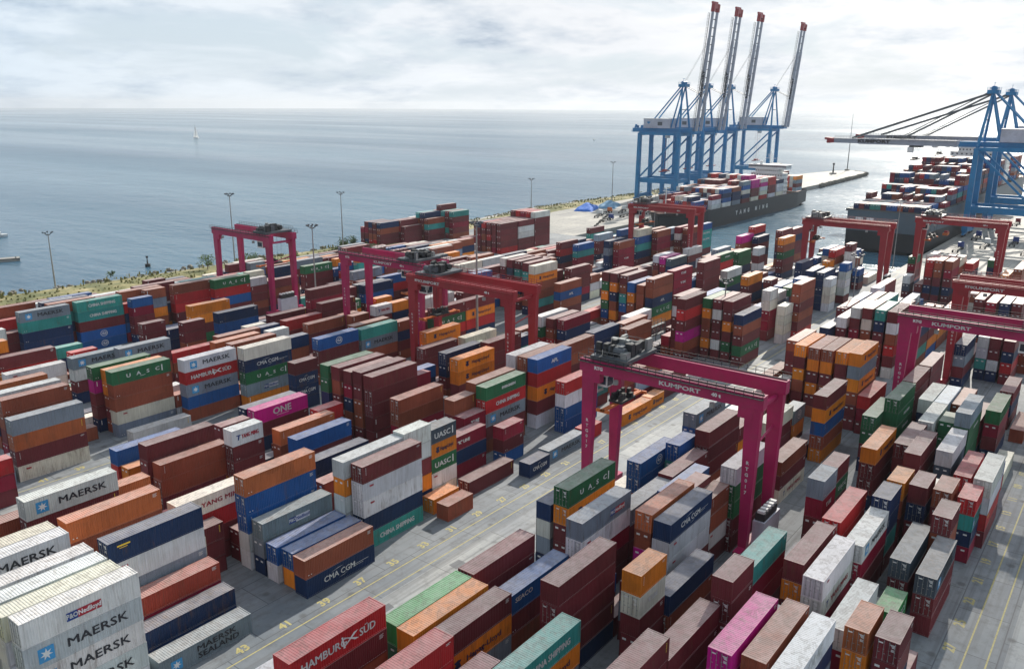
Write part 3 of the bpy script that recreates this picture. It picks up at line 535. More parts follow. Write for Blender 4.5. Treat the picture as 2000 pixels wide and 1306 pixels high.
DATA = """25.90 80.90 2.90 4 d Wp Wm Wm Wm W
25.50 83.85 2.86 4 d C W W W W
25.50 86.80 2.86 4 d W C W W Y
25.40 89.75 2.88 4 d W W W W W
25.40 95.65 2.90 4 d Wm C W M M
25.30 98.60 2.86 4 d C C M B M
38.60 98.60 2.84 4 c A B M M B
39.20 89.75 2.84 4 c Nx Wt Y M N
39.10 86.80 2.47 4 c F D M
39.10 83.85 2.42 4 d N N
38.93 80.50 2.70 4 c Yl
59.60 92.70 2.82 4 d A U U W W
59.90 89.75 2.69 4 d Yn Y N
59.88 86.80 2.76 4 d Ub W
60.30 83.85 2.74 4 d U O
59.90 80.90 2.82 4 c B Nc
52.70 98.60 2.69 4 c Cy R M M
45.50 95.65 2.51 4 c M M M
60.00 95.65 2.46 4 c M M
45.70 114.90 2.91 4 d A M M
61.10 117.85 2.82 4 d B B M
60.70 120.80 2.77 4 c M M M B
73.10 92.70 2.74 4 c F M B
77.18 100.48 2.70 4 c N N M
72.18 86.80 2.75 4 c W O W W N
73.10 83.85 2.70 4 d M Wt Wt N Ts
90.65 86.80 2.58 2 c Sv Og Gv Wt C
84.49 86.80 2.84 2 c W W M O N
95.90 89.75 2.61 4 c Dk N D
95.93 83.43 2.70 4 d M
87.80 83.85 2.59 2 c O
87.38 80.39 2.70 2 d B
108.19 79.80 2.70 2 c Nc
115.40 80.90 2.45 4 c Ym
109.50 86.80 2.43 2 c D M U
101.41 105.19 2.70 4 d B B D N
106.01 95.65 2.87 2 c B M N M
105.51 92.70 2.99 2 c Dk D M
111.69 92.70 2.63 4 c Ge Rs Ym M B
112.19 95.65 2.64 4 c B B M M N
127.80 92.70 2.94 4 c Ua R Og M W
128.20 95.65 2.90 4 d B M B M B
128.30 98.60 2.87 4 c W W M M B
151.03 101.59 2.70 4 d B B M B
129.30 86.80 2.70 4 d R W U U
138.40 89.75 2.48 4 d U Ts M
139.70 79.50 2.70 4 c Og
152.41 79.88 2.70 2 d Og
38.00 109.00 2.80 4 d Wm M M M M
39.20 56.25 2.75 4 c Rh M B M R
52.80 56.25 2.59 4 d E G M M
52.30 53.30 2.68 4 c O O M M
52.90 50.35 2.64 4 c M Og Y M
39.80 47.40 2.71 4 d R R M M M
42.59 43.74 2.70 4 c M R M M
67.21 52.24 2.70 4 d Uz M B
65.30 56.25 2.62 4 d M M M M
53.20 41.26 2.68 4 d Ts Og Y N
65.80 44.45 2.65 4 c M M M M N
85.20 56.25 2.73 4 d Gu Og M M B
85.20 59.20 2.64 4 d N W Y N
79.50 50.35 2.61 4 c Yr Wt D M M
85.10 53.30 2.47 4 d M M N
86.70 44.45 2.64 4 c A B P N M
86.10 41.50 2.61 4 c Nc Wt Wt M Nx
100.27 42.32 2.70 2 d B B Wt M
98.30 47.40 2.66 4 d U N M B
99.10 44.80 2.98 2 d M B B M
104.10 50.35 2.61 4 d M M M B
91.79 50.35 2.48 4 c Y M M M
105.10 56.25 2.64 4 d Uq U M N
112.10 53.30 2.99 2 d U T M M
123.90 56.25 2.60 4 d Ym U N M M
116.39 50.35 2.72 4 d M M M B M
128.68 50.35 2.59 4 d M O M M
106.45 41.50 2.67 4 d W Gd G M M
125.70 41.50 2.54 4 c B M Cy
72.82 38.22 2.70 2 c O Ck M M M
146.90 41.50 2.61 4 d M Og U B O
167.10 41.50 2.72 4 c Og Y Og B M M
168.50 44.45 2.62 4 d O M M D B M
168.60 47.40 2.60 4 d B O M B O M
169.40 50.35 2.55 4 c B O M O M B
169.50 53.30 2.56 4 d O M O B M O
172.85 56.25 2.52 4 d B M M B M M
134.70 47.40 2.52 4 c C M M B
147.70 47.40 2.88 2 d Yq O M
160.54 56.25 2.46 4 d W B M
53.44 31.00 2.61 4 d M M M M M
65.75 31.00 2.57 4 d M M M M
78.05 29.81 2.70 2 d M M M M M
86.30 31.00 2.62 4 d T D D M
66.90 25.10 2.56 4 d P P M M M
68.20 22.15 2.51 4 c B M M M N
67.60 19.20 2.47 4 d Wo N Y M M
91.02 26.26 2.70 4 d M O M M
88.85 23.17 2.70 4 d Wt Wy D M
81.60 16.25 2.74 2 d A O B M
82.00 13.30 2.70 2 d M M N M
84.92 19.01 2.70 4 d W D M
96.09 16.53 2.70 2 d Ev G
104.49 17.14 2.70 4 d S M B
102.47 13.63 2.70 4 c Sl Mt M
101.16 22.15 2.54 4 d Wm D M M
104.55 26.07 2.70 4 d R R M M
113.46 22.15 2.94 2 d N N T M
114.78 14.66 2.70 2 d M B M M
124.74 13.30 2.48 2 d R Tl N D
121.50 19.20 2.84 2 d M N M M
122.70 16.25 2.76 2 d B M M N
121.30 22.15 2.83 2 d O B M M
122.11 31.78 2.70 2 d M Gu M M
113.00 31.00 3.02 2 d Y Dk M M
79.00 37.60 2.70 4 c N B M
51.70 148.30 2.85 4 d Y A M Ct
36.10 140.28 2.70 4 c R D M
72.50 154.20 2.71 4 c Gu B B Ct Y
73.00 157.15 2.63 4 d O O B M B
71.60 160.10 2.71 4 c G P M M N
85.90 151.25 2.66 4 c Wm Rh Ym U B
98.10 148.30 2.71 4 d C Nc Gu Yn O
85.10 126.70 2.81 4 d Po M N
85.13 129.73 2.70 4 d N M W
76.00 123.75 2.94 2 d M B M
72.40 114.90 2.84 2 d Wy M M B
81.90 114.90 2.79 4 c A B M
92.70 117.85 2.76 2 c R B M
80.80 109.00 2.88 4 c U M N
59.95 129.40 2.70 4 d U R M
60.30 126.70 2.80 2 d O Y
72.40 148.30 2.65 4 d W
54.80 160.10 2.86 4 d B B M D
55.80 166.00 2.73 4 d W M N B
55.97 172.22 2.70 4 c A M B N
65.30 185.35 2.84 4 d Wt C B
65.90 188.30 2.55 2 d O B M
66.10 191.25 2.67 4 c M R M N
81.52 198.84 2.70 2 c T N M
81.40 191.25 2.81 2 c R M M
76.40 179.45 2.64 4 d Ym W M N
85.30 176.50 2.80 4 c Ym M B M
97.59 176.50 2.45 4 c R B M
82.20 218.75 2.70 4 c Ym T N N M
96.20 218.75 2.70 4 c Ts Ts M Uq Uq
109.40 215.80 2.50 2 c U D M M N
100.46 194.20 2.72 2 d M M B M
106.64 194.20 2.70 2 d N N M
107.90 188.30 2.67 2 c M M B M
117.90 188.30 2.80 4 c N U M M
118.61 202.57 2.70 4 c O O M G
123.50 218.75 2.72 4 d B R R M N
134.77 215.80 2.74 4 c Gu R U M N
147.07 215.80 2.43 2 c W M M B M
177.60 233.50 2.81 4 c Y M N M
175.60 244.00 2.63 4 c N N M
174.60 224.65 2.73 4 c Gu M M N
153.25 215.80 2.62 4 c M B M N
143.30 182.40 2.78 4 c M D M N T
153.30 188.30 2.65 4 d M M B O
165.80 185.35 2.78 4 c N U M R
178.50 191.25 2.71 4 c U R M N
155.60 182.40 2.77 2 d Gu O B
142.25 176.50 2.78 4 c M M B M
132.00 185.35 2.75 4 c M M B
129.94 176.50 2.87 4 c R M B
132.75 170.68 2.70 4 d B M M
145.06 171.27 2.70 2 c B M M
143.80 166.00 2.97 2 d B M N
149.70 163.05 2.73 2 c Wy M N B
156.20 163.05 2.69 2 c O N M B
156.69 170.19 2.70 2 d O O M B
109.91 176.50 2.86 4 d B M B
120.00 179.45 2.84 2 c C M B
122.20 176.50 2.82 2 c N M M
122.02 172.69 2.70 2 c W B M
102.60 166.00 2.66 4 c A B M M
102.90 160.10 2.82 4 d B M M N
113.80 154.20 2.83 2 d N B R G
103.67 138.71 2.70 2 c M Nc Nc N
118.00 148.30 2.81 4 d Uq M M B
131.09 148.30 2.70 4 c T Ym B M
131.30 151.25 2.78 4 d B M N M
143.41 148.30 2.56 2 c B N M B
100.30 123.75 2.82 4 c G G N M B
100.70 120.80 2.84 4 c M B M B M
101.10 117.85 2.76 4 c M D N B M
101.00 114.90 2.86 4 c M M B B M
101.10 111.95 2.80 4 d M M M M M
125.70 111.95 2.87 4 c Og Og M B
128.40 117.85 2.78 4 d N N M B
135.25 131.41 2.70 4 c M M B
117.30 117.85 2.83 2 c D D M
122.00 120.80 2.73 2 c U N M
139.06 133.89 2.70 4 c Og O M B
149.76 141.34 2.70 4 d M Gu R M M
162.07 141.31 2.70 4 d M Og R N B
148.66 129.97 2.70 4 c C N M
139.40 114.90 2.90 4 c M M M B
158.70 120.80 2.56 2 c N T M
168.10 120.80 2.79 4 c W G R B
169.30 117.85 2.70 4 d M B R M
170.10 114.90 2.69 4 d D N M N
183.35 103.72 2.70 4 c Wy B O M
176.58 101.24 2.70 4 c B B M N
174.10 98.60 2.57 4 d B B O M
164.27 102.48 2.70 4 c N N M B
202.50 148.30 2.68 4 c C Og B B T M
203.20 151.25 2.76 4 d M T M M B N
206.70 157.15 2.67 4 c M T M N B M
206.50 160.10 2.69 4 d M S M M N M
206.60 163.05 2.71 4 c C M N M B M
206.54 141.50 2.70 4 d B Ua B M
222.10 148.30 2.48 4 d M M M D N
205.80 123.75 2.79 4 c M G O G U B
205.50 120.80 2.80 4 c M O N B O M
206.10 117.85 2.74 4 d M B T U M B
205.60 114.90 2.95 4 d U O B M N
205.70 111.95 2.88 4 c B B B M B
205.60 109.00 2.76 4 c B B Na Gu O M
218.20 109.00 2.84 4 c Dk Dk D M B M
245.30 111.95 2.69 4 d M M M M B M
190.40 92.70 2.78 4 c M W M M M B
187.00 89.75 2.82 4 c M R M P B M
199.30 89.75 2.62 4 d U B B G U M
195.80 86.80 2.65 4 c G O B B O M
195.70 83.85 2.68 4 d M Wt M M W M
195.50 80.90 2.68 4 d M M O M G M
193.44 77.02 2.70 4 c N B M Gu M
228.10 80.90 2.56 2 d W Y Y Y Y
221.40 80.90 2.89 2 c W C D D M
220.96 76.19 2.70 2 d C C C W
227.14 74.53 2.70 4 c B B M B M R
234.26 77.01 2.70 2 d U B Ux U Ux U
267.40 80.92 2.51 4 d N Nc N Nc N
265.50 83.85 2.60 4 c N N G N G
267.42 78.44 2.70 2 d W C C W
282.51 78.32 2.70 2 c Uq Wx Wx Wx M
306.40 83.85 2.77 2 c M W W Wx M N
308.40 80.90 2.53 2 c U N M
301.40 89.75 2.61 2 d O M N B
289.90 95.65 2.70 4 d N N M M
306.50 95.65 2.57 2 c U N M M
249.10 98.60 2.95 4 c O M N M
256.80 109.00 2.80 4 c W G N M
270.00 117.85 2.75 4 c Ge R M N M
238.40 109.00 2.79 4 d M M M M B M
310.00 126.70 2.97 4 d P B M N M
319.40 123.75 2.74 4 c N M N M M
307.70 109.00 2.68 4 d O B G M M N
333.15 114.90 2.69 4 c M N M M B M
322.30 126.70 2.86 4 c R N N M M M
320.85 114.90 2.83 4 c M B M N B M
290.90 111.95 2.84 2 c W M W N M
293.80 120.80 2.83 4 c G G N M
208.70 53.30 2.68 4 d W M D B M M
208.00 50.35 2.75 4 c M C B M B M
207.80 47.40 2.77 4 d T N M B M M
207.50 44.45 2.77 4 c M W B R M W
208.00 56.25 2.66 4 d W M M B M
303.80 56.25 2.87 4 c R R M N M
302.30 53.30 2.95 4 d B B M N M
303.00 50.35 2.95 4 d B D M N M
323.10 47.40 2.88 4 d Rx N M B
339.84 42.93 2.70 2 d G N M B
328.88 67.29 2.70 4 c G D M N
303.61 62.81 2.70 2 d W S M
252.01 33.03 2.70 4 d M M M N B
249.44 29.74 2.70 4 d D M N M B
250.62 26.69 2.70 4 d N N M B M
252.25 23.93 2.70 4 d M M W N M
310.36 34.87 2.70 4 d O D M N
209.56 29.46 2.70 4 d N Y M N
220.50 26.46 2.70 4 c W W T N
220.48 23.91 2.70 4 d M M W N
219.99 20.99 2.70 4 d M N R M
166.24 38.71 2.70 4 d R D M
147.86 33.01 2.70 4 d Ge G M N
152.20 30.53 2.67 4 d G Ge Ge M N
166.50 31.00 2.57 4 d M M M M B
180.00 31.00 2.54 4 c M M D M B
163.39 27.15 2.70 4 d W N M M
151.28 24.52 2.70 4 d W N M M
163.58 24.54 2.70 4 d L N M M
166.30 22.06 2.54 4 d B M M D
153.00 19.19 2.63 4 d Y Ge G G N
153.28 21.67 2.70 2 d G G N M
166.30 16.25 2.57 4 c G D M N
187.59 16.74 2.70 4 d M N M
139.60 19.20 2.66 4 d W S M N
132.84 28.99 2.70 4 d Og M M N
134.91 22.95 2.70 4 c M M M N
138.97 25.43 2.60 4 d M M N M
137.31 15.89 2.70 4 d R M M
130.92 12.35 2.70 4 d W W Rx M
337.20 157.15 2.75 4 c U Ts Ts T M
308.80 163.05 2.72 4 c B D D B M
309.70 166.00 2.80 4 c B U B N M
297.40 166.00 3.02 4 c C U T N M
314.10 176.50 2.57 4 d M P M B M
272.70 160.10 2.71 4 c B D Dk D M
270.40 163.05 2.83 4 c N Y N N M
324.89 157.15 2.71 4 c B M M M B
323.30 160.10 2.80 4 c D W M B M
273.70 179.45 2.64 4 c U T D M
270.50 185.35 2.82 4 d M R N M
298.40 185.35 2.78 4 c L M M N
317.10 185.35 2.77 4 d U N M M
331.42 210.20 2.70 4 c M T M
291.16 139.95 2.70 4 c W M N M
267.48 134.72 2.70 4 c S N M M
269.26 138.32 2.70 4 d P D M M
270.60 141.75 2.70 4 d W M B N
266.00 284.50 2.70 4 d N B M M
266.00 287.30 2.70 4 c M M B R
266.00 290.10 2.70 4 c N M B R
266.00 292.90 2.70 4 c M D M N
266.00 295.70 2.70 4 d D M M
278.60 281.50 2.70 4 d M M M
278.60 284.30 2.70 4 c M R M D
278.60 287.10 2.70 4 d M M M M
278.60 289.90 2.70 4 d D M M
278.60 292.70 2.70 4 d M D M
291.20 278.00 2.70 4 d B T M M
291.20 280.80 2.70 4 c N M B M B
291.20 283.60 2.70 4 c T B M M M
291.20 286.40 2.70 4 c B N T M
291.20 289.20 2.70 4 d W M M T
303.80 273.00 2.70 4 c T M D M B
303.80 275.80 2.70 4 c M M M T M
303.80 278.60 2.70 4 d T M T B T
303.80 281.40 2.70 4 d M B M B M N
303.80 284.20 2.70 4 c D M N T M
285.00 227.60 2.70 4 c M M M M R
285.00 230.55 2.70 4 c M M M M D
285.00 233.50 2.70 4 c M M R M B
285.00 236.45 2.70 4 d R M B M B
285.00 239.40 2.70 4 d N M D M M
297.60 227.60 2.70 4 d M W W M M
297.60 230.55 2.70 4 d M B M M M
297.60 233.50 2.70 4 c M M M M M
297.60 236.45 2.70 4 c M M M W M
297.60 239.40 2.70 4 c M B M M M
310.20 227.60 2.70 4 d W M M M M M
310.20 230.55 2.70 4 d R D N B M M
310.20 233.50 2.70 4 d D M M D R B
310.20 236.45 2.70 4 c R B M M M M
310.20 239.40 2.70 4 d M M M M M M
88.31 13.30 2.72 2 d M
143.36 13.30 2.72 4 d U R
155.90 13.30 2.72 4 d C
180.98 13.30 2.72 4 c B
97.36 19.20 2.72 2 d W
127.81 19.20 2.72 2 d C N M
165.44 19.20 2.72 4 d M D N
232.43 19.20 2.72 4 d B B
232.92 22.15 2.72 4 d M R M
245.46 22.15 2.72 2 d B U
79.34 25.10 2.72 2 d N W L
232.94 25.10 2.72 4 d L M C
277.23 25.10 2.72 2 c U M L R M
275.60 28.05 2.72 4 d B M
288.14 28.05 2.72 4 c Y W U
300.68 28.05 2.72 4 d M L Y
98.74 31.00 2.72 4 d N
222.00 31.00 2.72 4 d D
234.54 31.00 2.72 4 c M
264.45 31.00 2.72 4 c B G C N
295.94 31.00 2.72 4 d M
308.48 31.00 2.72 4 d B B U C W
321.02 31.00 2.72 2 d O U B R N
78.18 41.50 2.72 2 c M Y M
217.16 41.50 2.72 4 d N M T B
229.70 41.50 2.72 4 d Y M O U
242.24 41.50 2.72 4 d O B
254.78 41.50 2.72 4 d D O M
267.32 41.50 2.72 4 d R T D
279.86 41.50 2.72 2 d T
298.81 41.50 2.72 2 d B C
305.22 41.50 2.72 4 c B B
78.24 44.45 2.72 2 d M
106.58 44.45 2.72 4 d M B R
119.12 44.45 2.72 4 d B
144.20 44.45 2.72 4 c N
180.94 44.45 2.72 4 d B T
219.94 44.45 2.72 4 d S D M B B
232.48 44.45 2.72 4 d T U U B
245.02 44.45 2.72 2 d D W S N
251.43 44.45 2.72 4 c B W R
289.05 44.45 2.72 4 d G
301.59 44.45 2.72 4 c Y
326.67 44.45 2.72 2 d B
77.32 47.40 2.72 2 d U M
226.65 47.40 2.72 4 d M S M U W
239.19 47.40 2.72 2 d W R M
245.52 50.35 2.72 4 d N B
315.44 50.35 2.72 4 d C B C R U
327.98 50.35 2.72 2 d B U Y
130.95 53.30 2.72 4 d W M
233.68 53.30 2.72 4 d T M M M W
258.76 53.30 2.72 4 d Y U U
314.74 53.30 2.72 4 c D M L M N
327.28 53.30 2.72 2 d W S D
136.34 56.25 2.72 4 c W G W
148.88 56.25 2.72 2 c W M
232.98 56.25 2.72 4 d B W M N U
245.52 56.25 2.72 4 d W M O W
258.06 56.25 2.72 2 d W B W
277.01 56.25 2.72 4 d W D
289.55 56.25 2.72 2 d U
316.24 56.25 2.72 4 d U M M M
36.00 59.20 2.72 4 c W N M R
54.95 59.20 2.72 4 d C D
97.64 59.20 2.72 4 c C W
135.26 59.20 2.72 4 c L M Y
147.80 59.20 2.72 2 d B N U
154.21 59.20 2.72 4 d M N
166.75 59.20 2.72 4 d B B B
179.29 59.20 2.72 4 d O U
198.24 59.20 2.72 2 c Y T
204.65 59.20 2.72 4 d N N B R
217.19 59.20 2.72 4 d M D N W D
229.73 59.20 2.72 4 c U R M M O
242.27 59.20 2.72 2 d W U M
248.68 59.20 2.72 2 d W R W M N
255.09 59.20 2.72 4 d M M M M N
267.63 59.20 2.72 4 c Y M
292.71 59.20 2.72 4 c U
305.25 59.20 2.72 4 c M M
317.79 59.20 2.72 4 d C M M R B
127.84 80.90 2.72 2 c R
158.72 80.90 2.72 4 c M M
171.26 80.90 2.72 4 c W
279.84 80.90 2.72 4 c N C G B
321.12 80.90 2.72 4 d C
145.99 83.85 2.72 2 d B M R
152.40 83.85 2.72 4 c B L D
233.22 83.85 2.72 4 c S W M
245.76 83.85 2.72 4 c G M M Y
277.94 83.85 2.72 4 c B T O
290.48 83.85 2.72 4 d L T
312.71 83.85 2.72 2 d U B M M B
319.12 83.85 2.72 4 d D
166.82 86.80 2.72 4 c O
245.86 86.80 2.72 4 c U O B M
302.43 86.80 2.72 4 c W B
314.97 86.80 2.72 2 d M R S W
321.38 86.80 2.72 4 c N C N G
169.79 89.75 2.72 4 c U
236.82 89.75 2.72 4 c U M
307.71 89.75 2.72 4 d R B W O U
320.25 89.75 2.72 2 c M B B
40.95 92.70 2.72 4 c C O W
152.78 92.70 2.72 4 c B
177.86 92.70 2.72 2 d B
253.00 92.70 2.72 2 c M Y Y M
259.41 92.70 2.72 4 d N N T
297.03 92.70 2.72 4 c C U N
309.57 92.70 2.72 4 d U C W M M
97.52 95.65 2.72 2 d N T U
153.18 95.65 2.72 4 c S
190.80 95.65 2.72 4 c D B
203.34 95.65 2.72 4 c B Y B
240.96 95.65 2.72 4 d M
266.04 95.65 2.72 2 d M T M
312.81 95.65 2.72 4 c T S M M
114.70 98.60 2.72 2 d C R M
186.54 98.60 2.72 4 d N
199.08 98.60 2.72 4 c M W
261.54 98.60 2.72 4 c N N M
311.70 98.60 2.72 4 c M M N
324.24 98.60 2.72 2 d M M U M
30.00 109.00 2.72 2 c M N B
281.78 109.00 2.72 4 c M M
294.32 109.00 2.72 2 c R
320.14 109.00 2.72 2 d W
30.00 111.95 2.72 4 d B M U O
55.08 111.95 2.72 4 d R
230.68 111.95 2.72 4 c U M W M
257.74 111.95 2.72 4 c B B B
282.82 111.95 2.72 2 d M B
297.21 111.95 2.72 4 c U
309.75 111.95 2.72 4 d M
322.29 111.95 2.72 4 c Y
113.44 114.90 2.72 4 c S
243.12 114.90 2.72 4 d M M B
312.23 114.90 2.72 2 c B
42.54 117.85 2.72 2 d R D
73.54 117.85 2.72 4 c N
181.74 117.85 2.72 4 d W
294.98 117.85 2.72 4 d M
307.52 117.85 2.72 4 d W
320.06 117.85 2.72 4 c O
85.68 120.80 2.72 4 d M
186.95 120.80 2.72 4 c S
255.84 120.80 2.72 4 d N Y R
268.38 120.80 2.72 4 c M M M B
306.24 120.80 2.72 4 d M N
125.28 123.75 2.72 4 d M
137.82 123.75 2.72 4 d G C B
162.90 123.75 2.72 2 c B M N
169.31 123.75 2.72 4 c L N B
194.39 123.75 2.72 2 c N
218.24 123.75 2.72 4 c O M G U
243.32 123.75 2.72 2 d B B
262.27 123.75 2.72 2 d M B
281.22 123.75 2.72 4 c Y B U M R
293.76 123.75 2.72 4 c M N B T
306.30 123.75 2.72 4 d M N C
30.00 126.70 2.72 4 d M
66.61 126.70 2.72 4 c M R
160.24 126.70 2.72 4 d O C
197.86 126.70 2.72 4 c R B
210.40 126.70 2.72 4 d D U W
279.51 126.70 2.72 4 c B B N M
292.05 126.70 2.72 4 c O T M M
45.08 148.30 2.72 2 c L
149.72 148.30 2.72 2 d B M Y M
156.12 148.30 2.72 4 c M Y B
168.66 148.30 2.72 4 d M B W M B
234.54 148.30 2.72 2 c B W C
240.95 148.30 2.72 4 d W M
266.03 148.30 2.72 4 c M M
278.57 148.30 2.72 4 d M
98.34 151.25 2.72 2 d M
156.28 151.25 2.72 4 d W W R O R
168.82 151.25 2.72 4 d Y N M G
215.64 151.25 2.72 4 d U C
228.18 151.25 2.72 4 c B Y B B
284.75 151.25 2.72 4 c N
45.08 154.20 2.72 4 d N
84.94 154.20 2.72 2 c B W
120.11 154.20 2.72 2 d B B
164.14 154.20 2.72 4 d B Y N
176.68 154.20 2.72 4 c M M O C R
220.71 154.20 2.72 2 c M M S N
246.07 154.20 2.72 4 c B S
57.62 157.15 2.72 4 c B
97.98 157.15 2.72 4 d O
116.93 157.15 2.72 4 c N
167.09 157.15 2.72 4 c M B B M
231.68 157.15 2.72 2 c G Y L
275.71 157.15 2.72 4 c B
288.25 157.15 2.72 4 d S
300.79 157.15 2.72 4 d M M
84.04 160.10 2.72 2 d W R
165.50 160.10 2.72 4 c M T U U
178.04 160.10 2.72 4 c C M Y L M
218.94 160.10 2.72 4 c B D B M M
250.71 160.10 2.72 4 d N B
70.16 163.05 2.72 4 c C
162.51 163.05 2.72 4 c M Y B M
175.05 163.05 2.72 4 c M N L W
187.59 163.05 2.72 4 d U G L M U
219.04 163.05 2.72 4 d M B M N M
250.53 163.05 2.72 4 d B U
321.24 163.05 2.72 2 d L N M W R
68.24 166.00 2.72 4 c N
150.11 166.00 2.72 4 d N R
175.19 166.00 2.72 4 c M T B D G
187.73 166.00 2.72 2 d M M U M
194.14 166.00 2.72 2 d N N M T U
200.55 166.00 2.72 4 c M W U W U
219.50 166.00 2.72 4 c B D D
257.12 166.00 2.72 4 d M
269.66 166.00 2.72 4 d W R
322.14 166.00 2.72 2 c N N B T
186.18 176.50 2.72 4 d M C B M
198.72 176.50 2.72 4 d C N M N M
211.26 176.50 2.72 4 d W M M M B
223.80 176.50 2.72 4 c N M U M M
236.34 176.50 2.72 4 c B M R M
286.50 176.50 2.72 2 c M
145.26 179.45 2.72 4 c W N W
182.88 179.45 2.72 4 d R N T M M
195.42 179.45 2.72 4 d M O N M M
207.96 179.45 2.72 4 c B O M B
233.04 179.45 2.72 4 d M M
245.58 179.45 2.72 4 d M U G
76.57 182.40 2.72 4 d B
161.91 182.40 2.72 2 c T
187.27 182.40 2.72 4 d S S D W
199.81 182.40 2.72 4 d B M M
212.35 182.40 2.72 4 d B N O D U
243.84 182.40 2.72 4 d B B N T
256.38 182.40 2.72 2 c M G N
300.42 182.40 2.72 4 c Y
77.74 185.35 2.72 4 d T
144.44 185.35 2.72 4 d Y N
203.32 185.35 2.72 4 d M N N M B
240.94 185.35 2.72 4 c C B M W
282.94 185.35 2.72 2 c N W R B
72.21 188.30 2.72 4 c N
165.74 188.30 2.72 4 c S Y D N
197.23 188.30 2.72 4 c M M Y M M
209.77 188.30 2.72 4 d M M G G
228.72 188.30 2.72 4 c R O R
266.34 188.30 2.72 4 c M N L
278.88 188.30 2.72 4 c M Y T
303.96 188.30 2.72 4 c O D R
316.50 188.30 2.72 4 d W M N
119.20 191.25 2.72 4 d L
131.74 191.25 2.72 4 c N N
156.82 191.25 2.72 4 d M B M
169.36 191.25 2.72 2 d M B O Y
190.94 191.25 2.72 4 d M D Y R
216.02 191.25 2.72 4 d B Y O
266.46 191.25 2.72 4 d R N O
279.00 191.25 2.72 4 d B M W
291.54 191.25 2.72 4 c M O N
316.62 191.25 2.72 4 d B B
57.62 194.20 2.72 4 d O M R W B
70.16 194.20 2.72 4 c B
125.49 194.20 2.72 4 c M N
150.57 194.20 2.72 2 c B D
156.98 194.20 2.72 4 c C B R
169.52 194.20 2.72 4 d Y B M D N
182.06 194.20 2.72 4 d U W M
194.60 194.20 2.72 4 c M B M B
207.14 194.20 2.72 2 c S R D B B
213.55 194.20 2.72 2 d O R T Y M
219.96 194.20 2.72 4 c B C N M
257.58 194.20 2.72 4 d N M
270.12 194.20 2.72 4 c M M M
295.20 194.20 2.72 4 d M W
71.49 215.80 2.72 2 c W M D B
115.71 215.80 2.72 4 c U
165.69 215.80 2.72 4 c T
178.23 215.80 2.72 4 d M M
190.77 215.80 2.72 4 c O T U B M
203.31 215.80 2.72 4 c C M B N
215.85 215.80 2.72 4 d M N M
228.39 215.80 2.72 4 c B W M D
291.09 215.80 2.72 2 c R
297.50 215.80 2.72 2 d T
108.64 218.75 2.72 2 c R N U D
115.05 218.75 2.72 2 c B Y O B T
135.94 218.75 2.72 4 c M W M
148.48 218.75 2.72 2 c C N C S M
161.30 218.75 2.72 4 d B
186.38 218.75 2.72 4 d U R L R
198.92 218.75 2.72 4 c B W W M
211.46 218.75 2.72 4 c B Y N M
224.00 218.75 2.72 2 d Y U M M
230.41 218.75 2.72 4 c W W W O
242.95 218.75 2.72 2 d B L M B
77.90 221.70 2.72 4 c M M M
90.44 221.70 2.72 4 c B T N M O
102.98 221.70 2.72 2 c B N U B
109.39 221.70 2.72 4 d B T G U Y
121.93 221.70 2.72 4 d N M O
134.47 221.70 2.72 4 d W M U
197.17 221.70 2.72 2 c O B R W
203.58 221.70 2.72 2 c M M R B N
222.53 221.70 2.72 4 c G B
235.07 221.70 2.72 4 d O C M B
247.61 221.70 2.72 4 d B N O M
77.62 224.65 2.72 4 d R W R G
90.16 224.65 2.72 4 d N M C T N
115.24 224.65 2.72 4 c M M B B U
127.78 224.65 2.72 4 d M M T D
140.32 224.65 2.72 4 c B W M Y
152.86 224.65 2.72 2 c B W M R
187.04 224.65 2.72 4 c U N B
199.58 224.65 2.72 4 d U N M
212.12 224.65 2.72 4 c M N R T
224.66 224.65 2.72 4 c N C M M
237.20 224.65 2.72 2 c S U S M
243.61 224.65 2.72 2 d M B M
250.02 224.65 2.72 2 d M B
268.97 224.65 2.72 2 d M
77.62 227.60 2.72 4 c B R B O N
90.16 227.60 2.72 2 d Y M U
96.57 227.60 2.72 2 d M N N M
153.14 227.60 2.72 4 c B C C
165.68 227.60 2.72 4 c W
190.76 227.60 2.72 4 c O Y N M
215.84 227.60 2.72 4 c N M M
228.38 227.60 2.72 4 c M W T B
240.92 227.60 2.72 4 c U B
90.44 230.55 2.72 4 d T B R L
121.93 230.55 2.72 2 d M S S M N
140.88 230.55 2.72 4 d M U B M
153.42 230.55 2.72 2 d T N M N
172.37 230.55 2.72 4 c D
197.73 230.55 2.72 4 d M D T D M
216.68 230.55 2.72 4 d U R D M
229.22 230.55 2.72 4 d C B O R
103.26 233.50 2.72 4 c M W Y
122.21 233.50 2.72 4 d W M C B
134.75 233.50 2.72 4 c T L S C
147.29 233.50 2.72 4 d M N M
190.04 233.50 2.72 4 c B S M
221.53 233.50 2.72 4 d B M M B
110.16 244.00 2.72 4 c D N C
154.19 244.00 2.72 4 c R O Y
166.73 244.00 2.72 2 d Y U Y M
188.04 244.00 2.72 4 d M M G
200.58 244.00 2.72 4 d M M M
238.20 244.00 2.72 4 c M M C
275.82 244.00 2.72 4 c W
313.44 244.00 2.72 2 c M B M M
110.16 246.95 2.72 4 d W R W
122.70 246.95 2.72 4 c W M T
135.24 246.95 2.72 4 d M M W
147.78 246.95 2.72 4 c M M
160.32 246.95 2.72 4 c M N M M
172.86 246.95 2.72 4 c B S W
185.40 246.95 2.72 4 c G G O
197.94 246.95 2.72 4 c O M B
210.48 246.95 2.72 4 d Y D B M
223.02 246.95 2.72 4 c W B M
273.18 246.95 2.72 2 c W R
279.59 246.95 2.72 4 c D N
292.13 246.95 2.72 4 c B W T
97.62 249.90 2.72 4 c W M B
135.24 249.90 2.72 4 d B S C
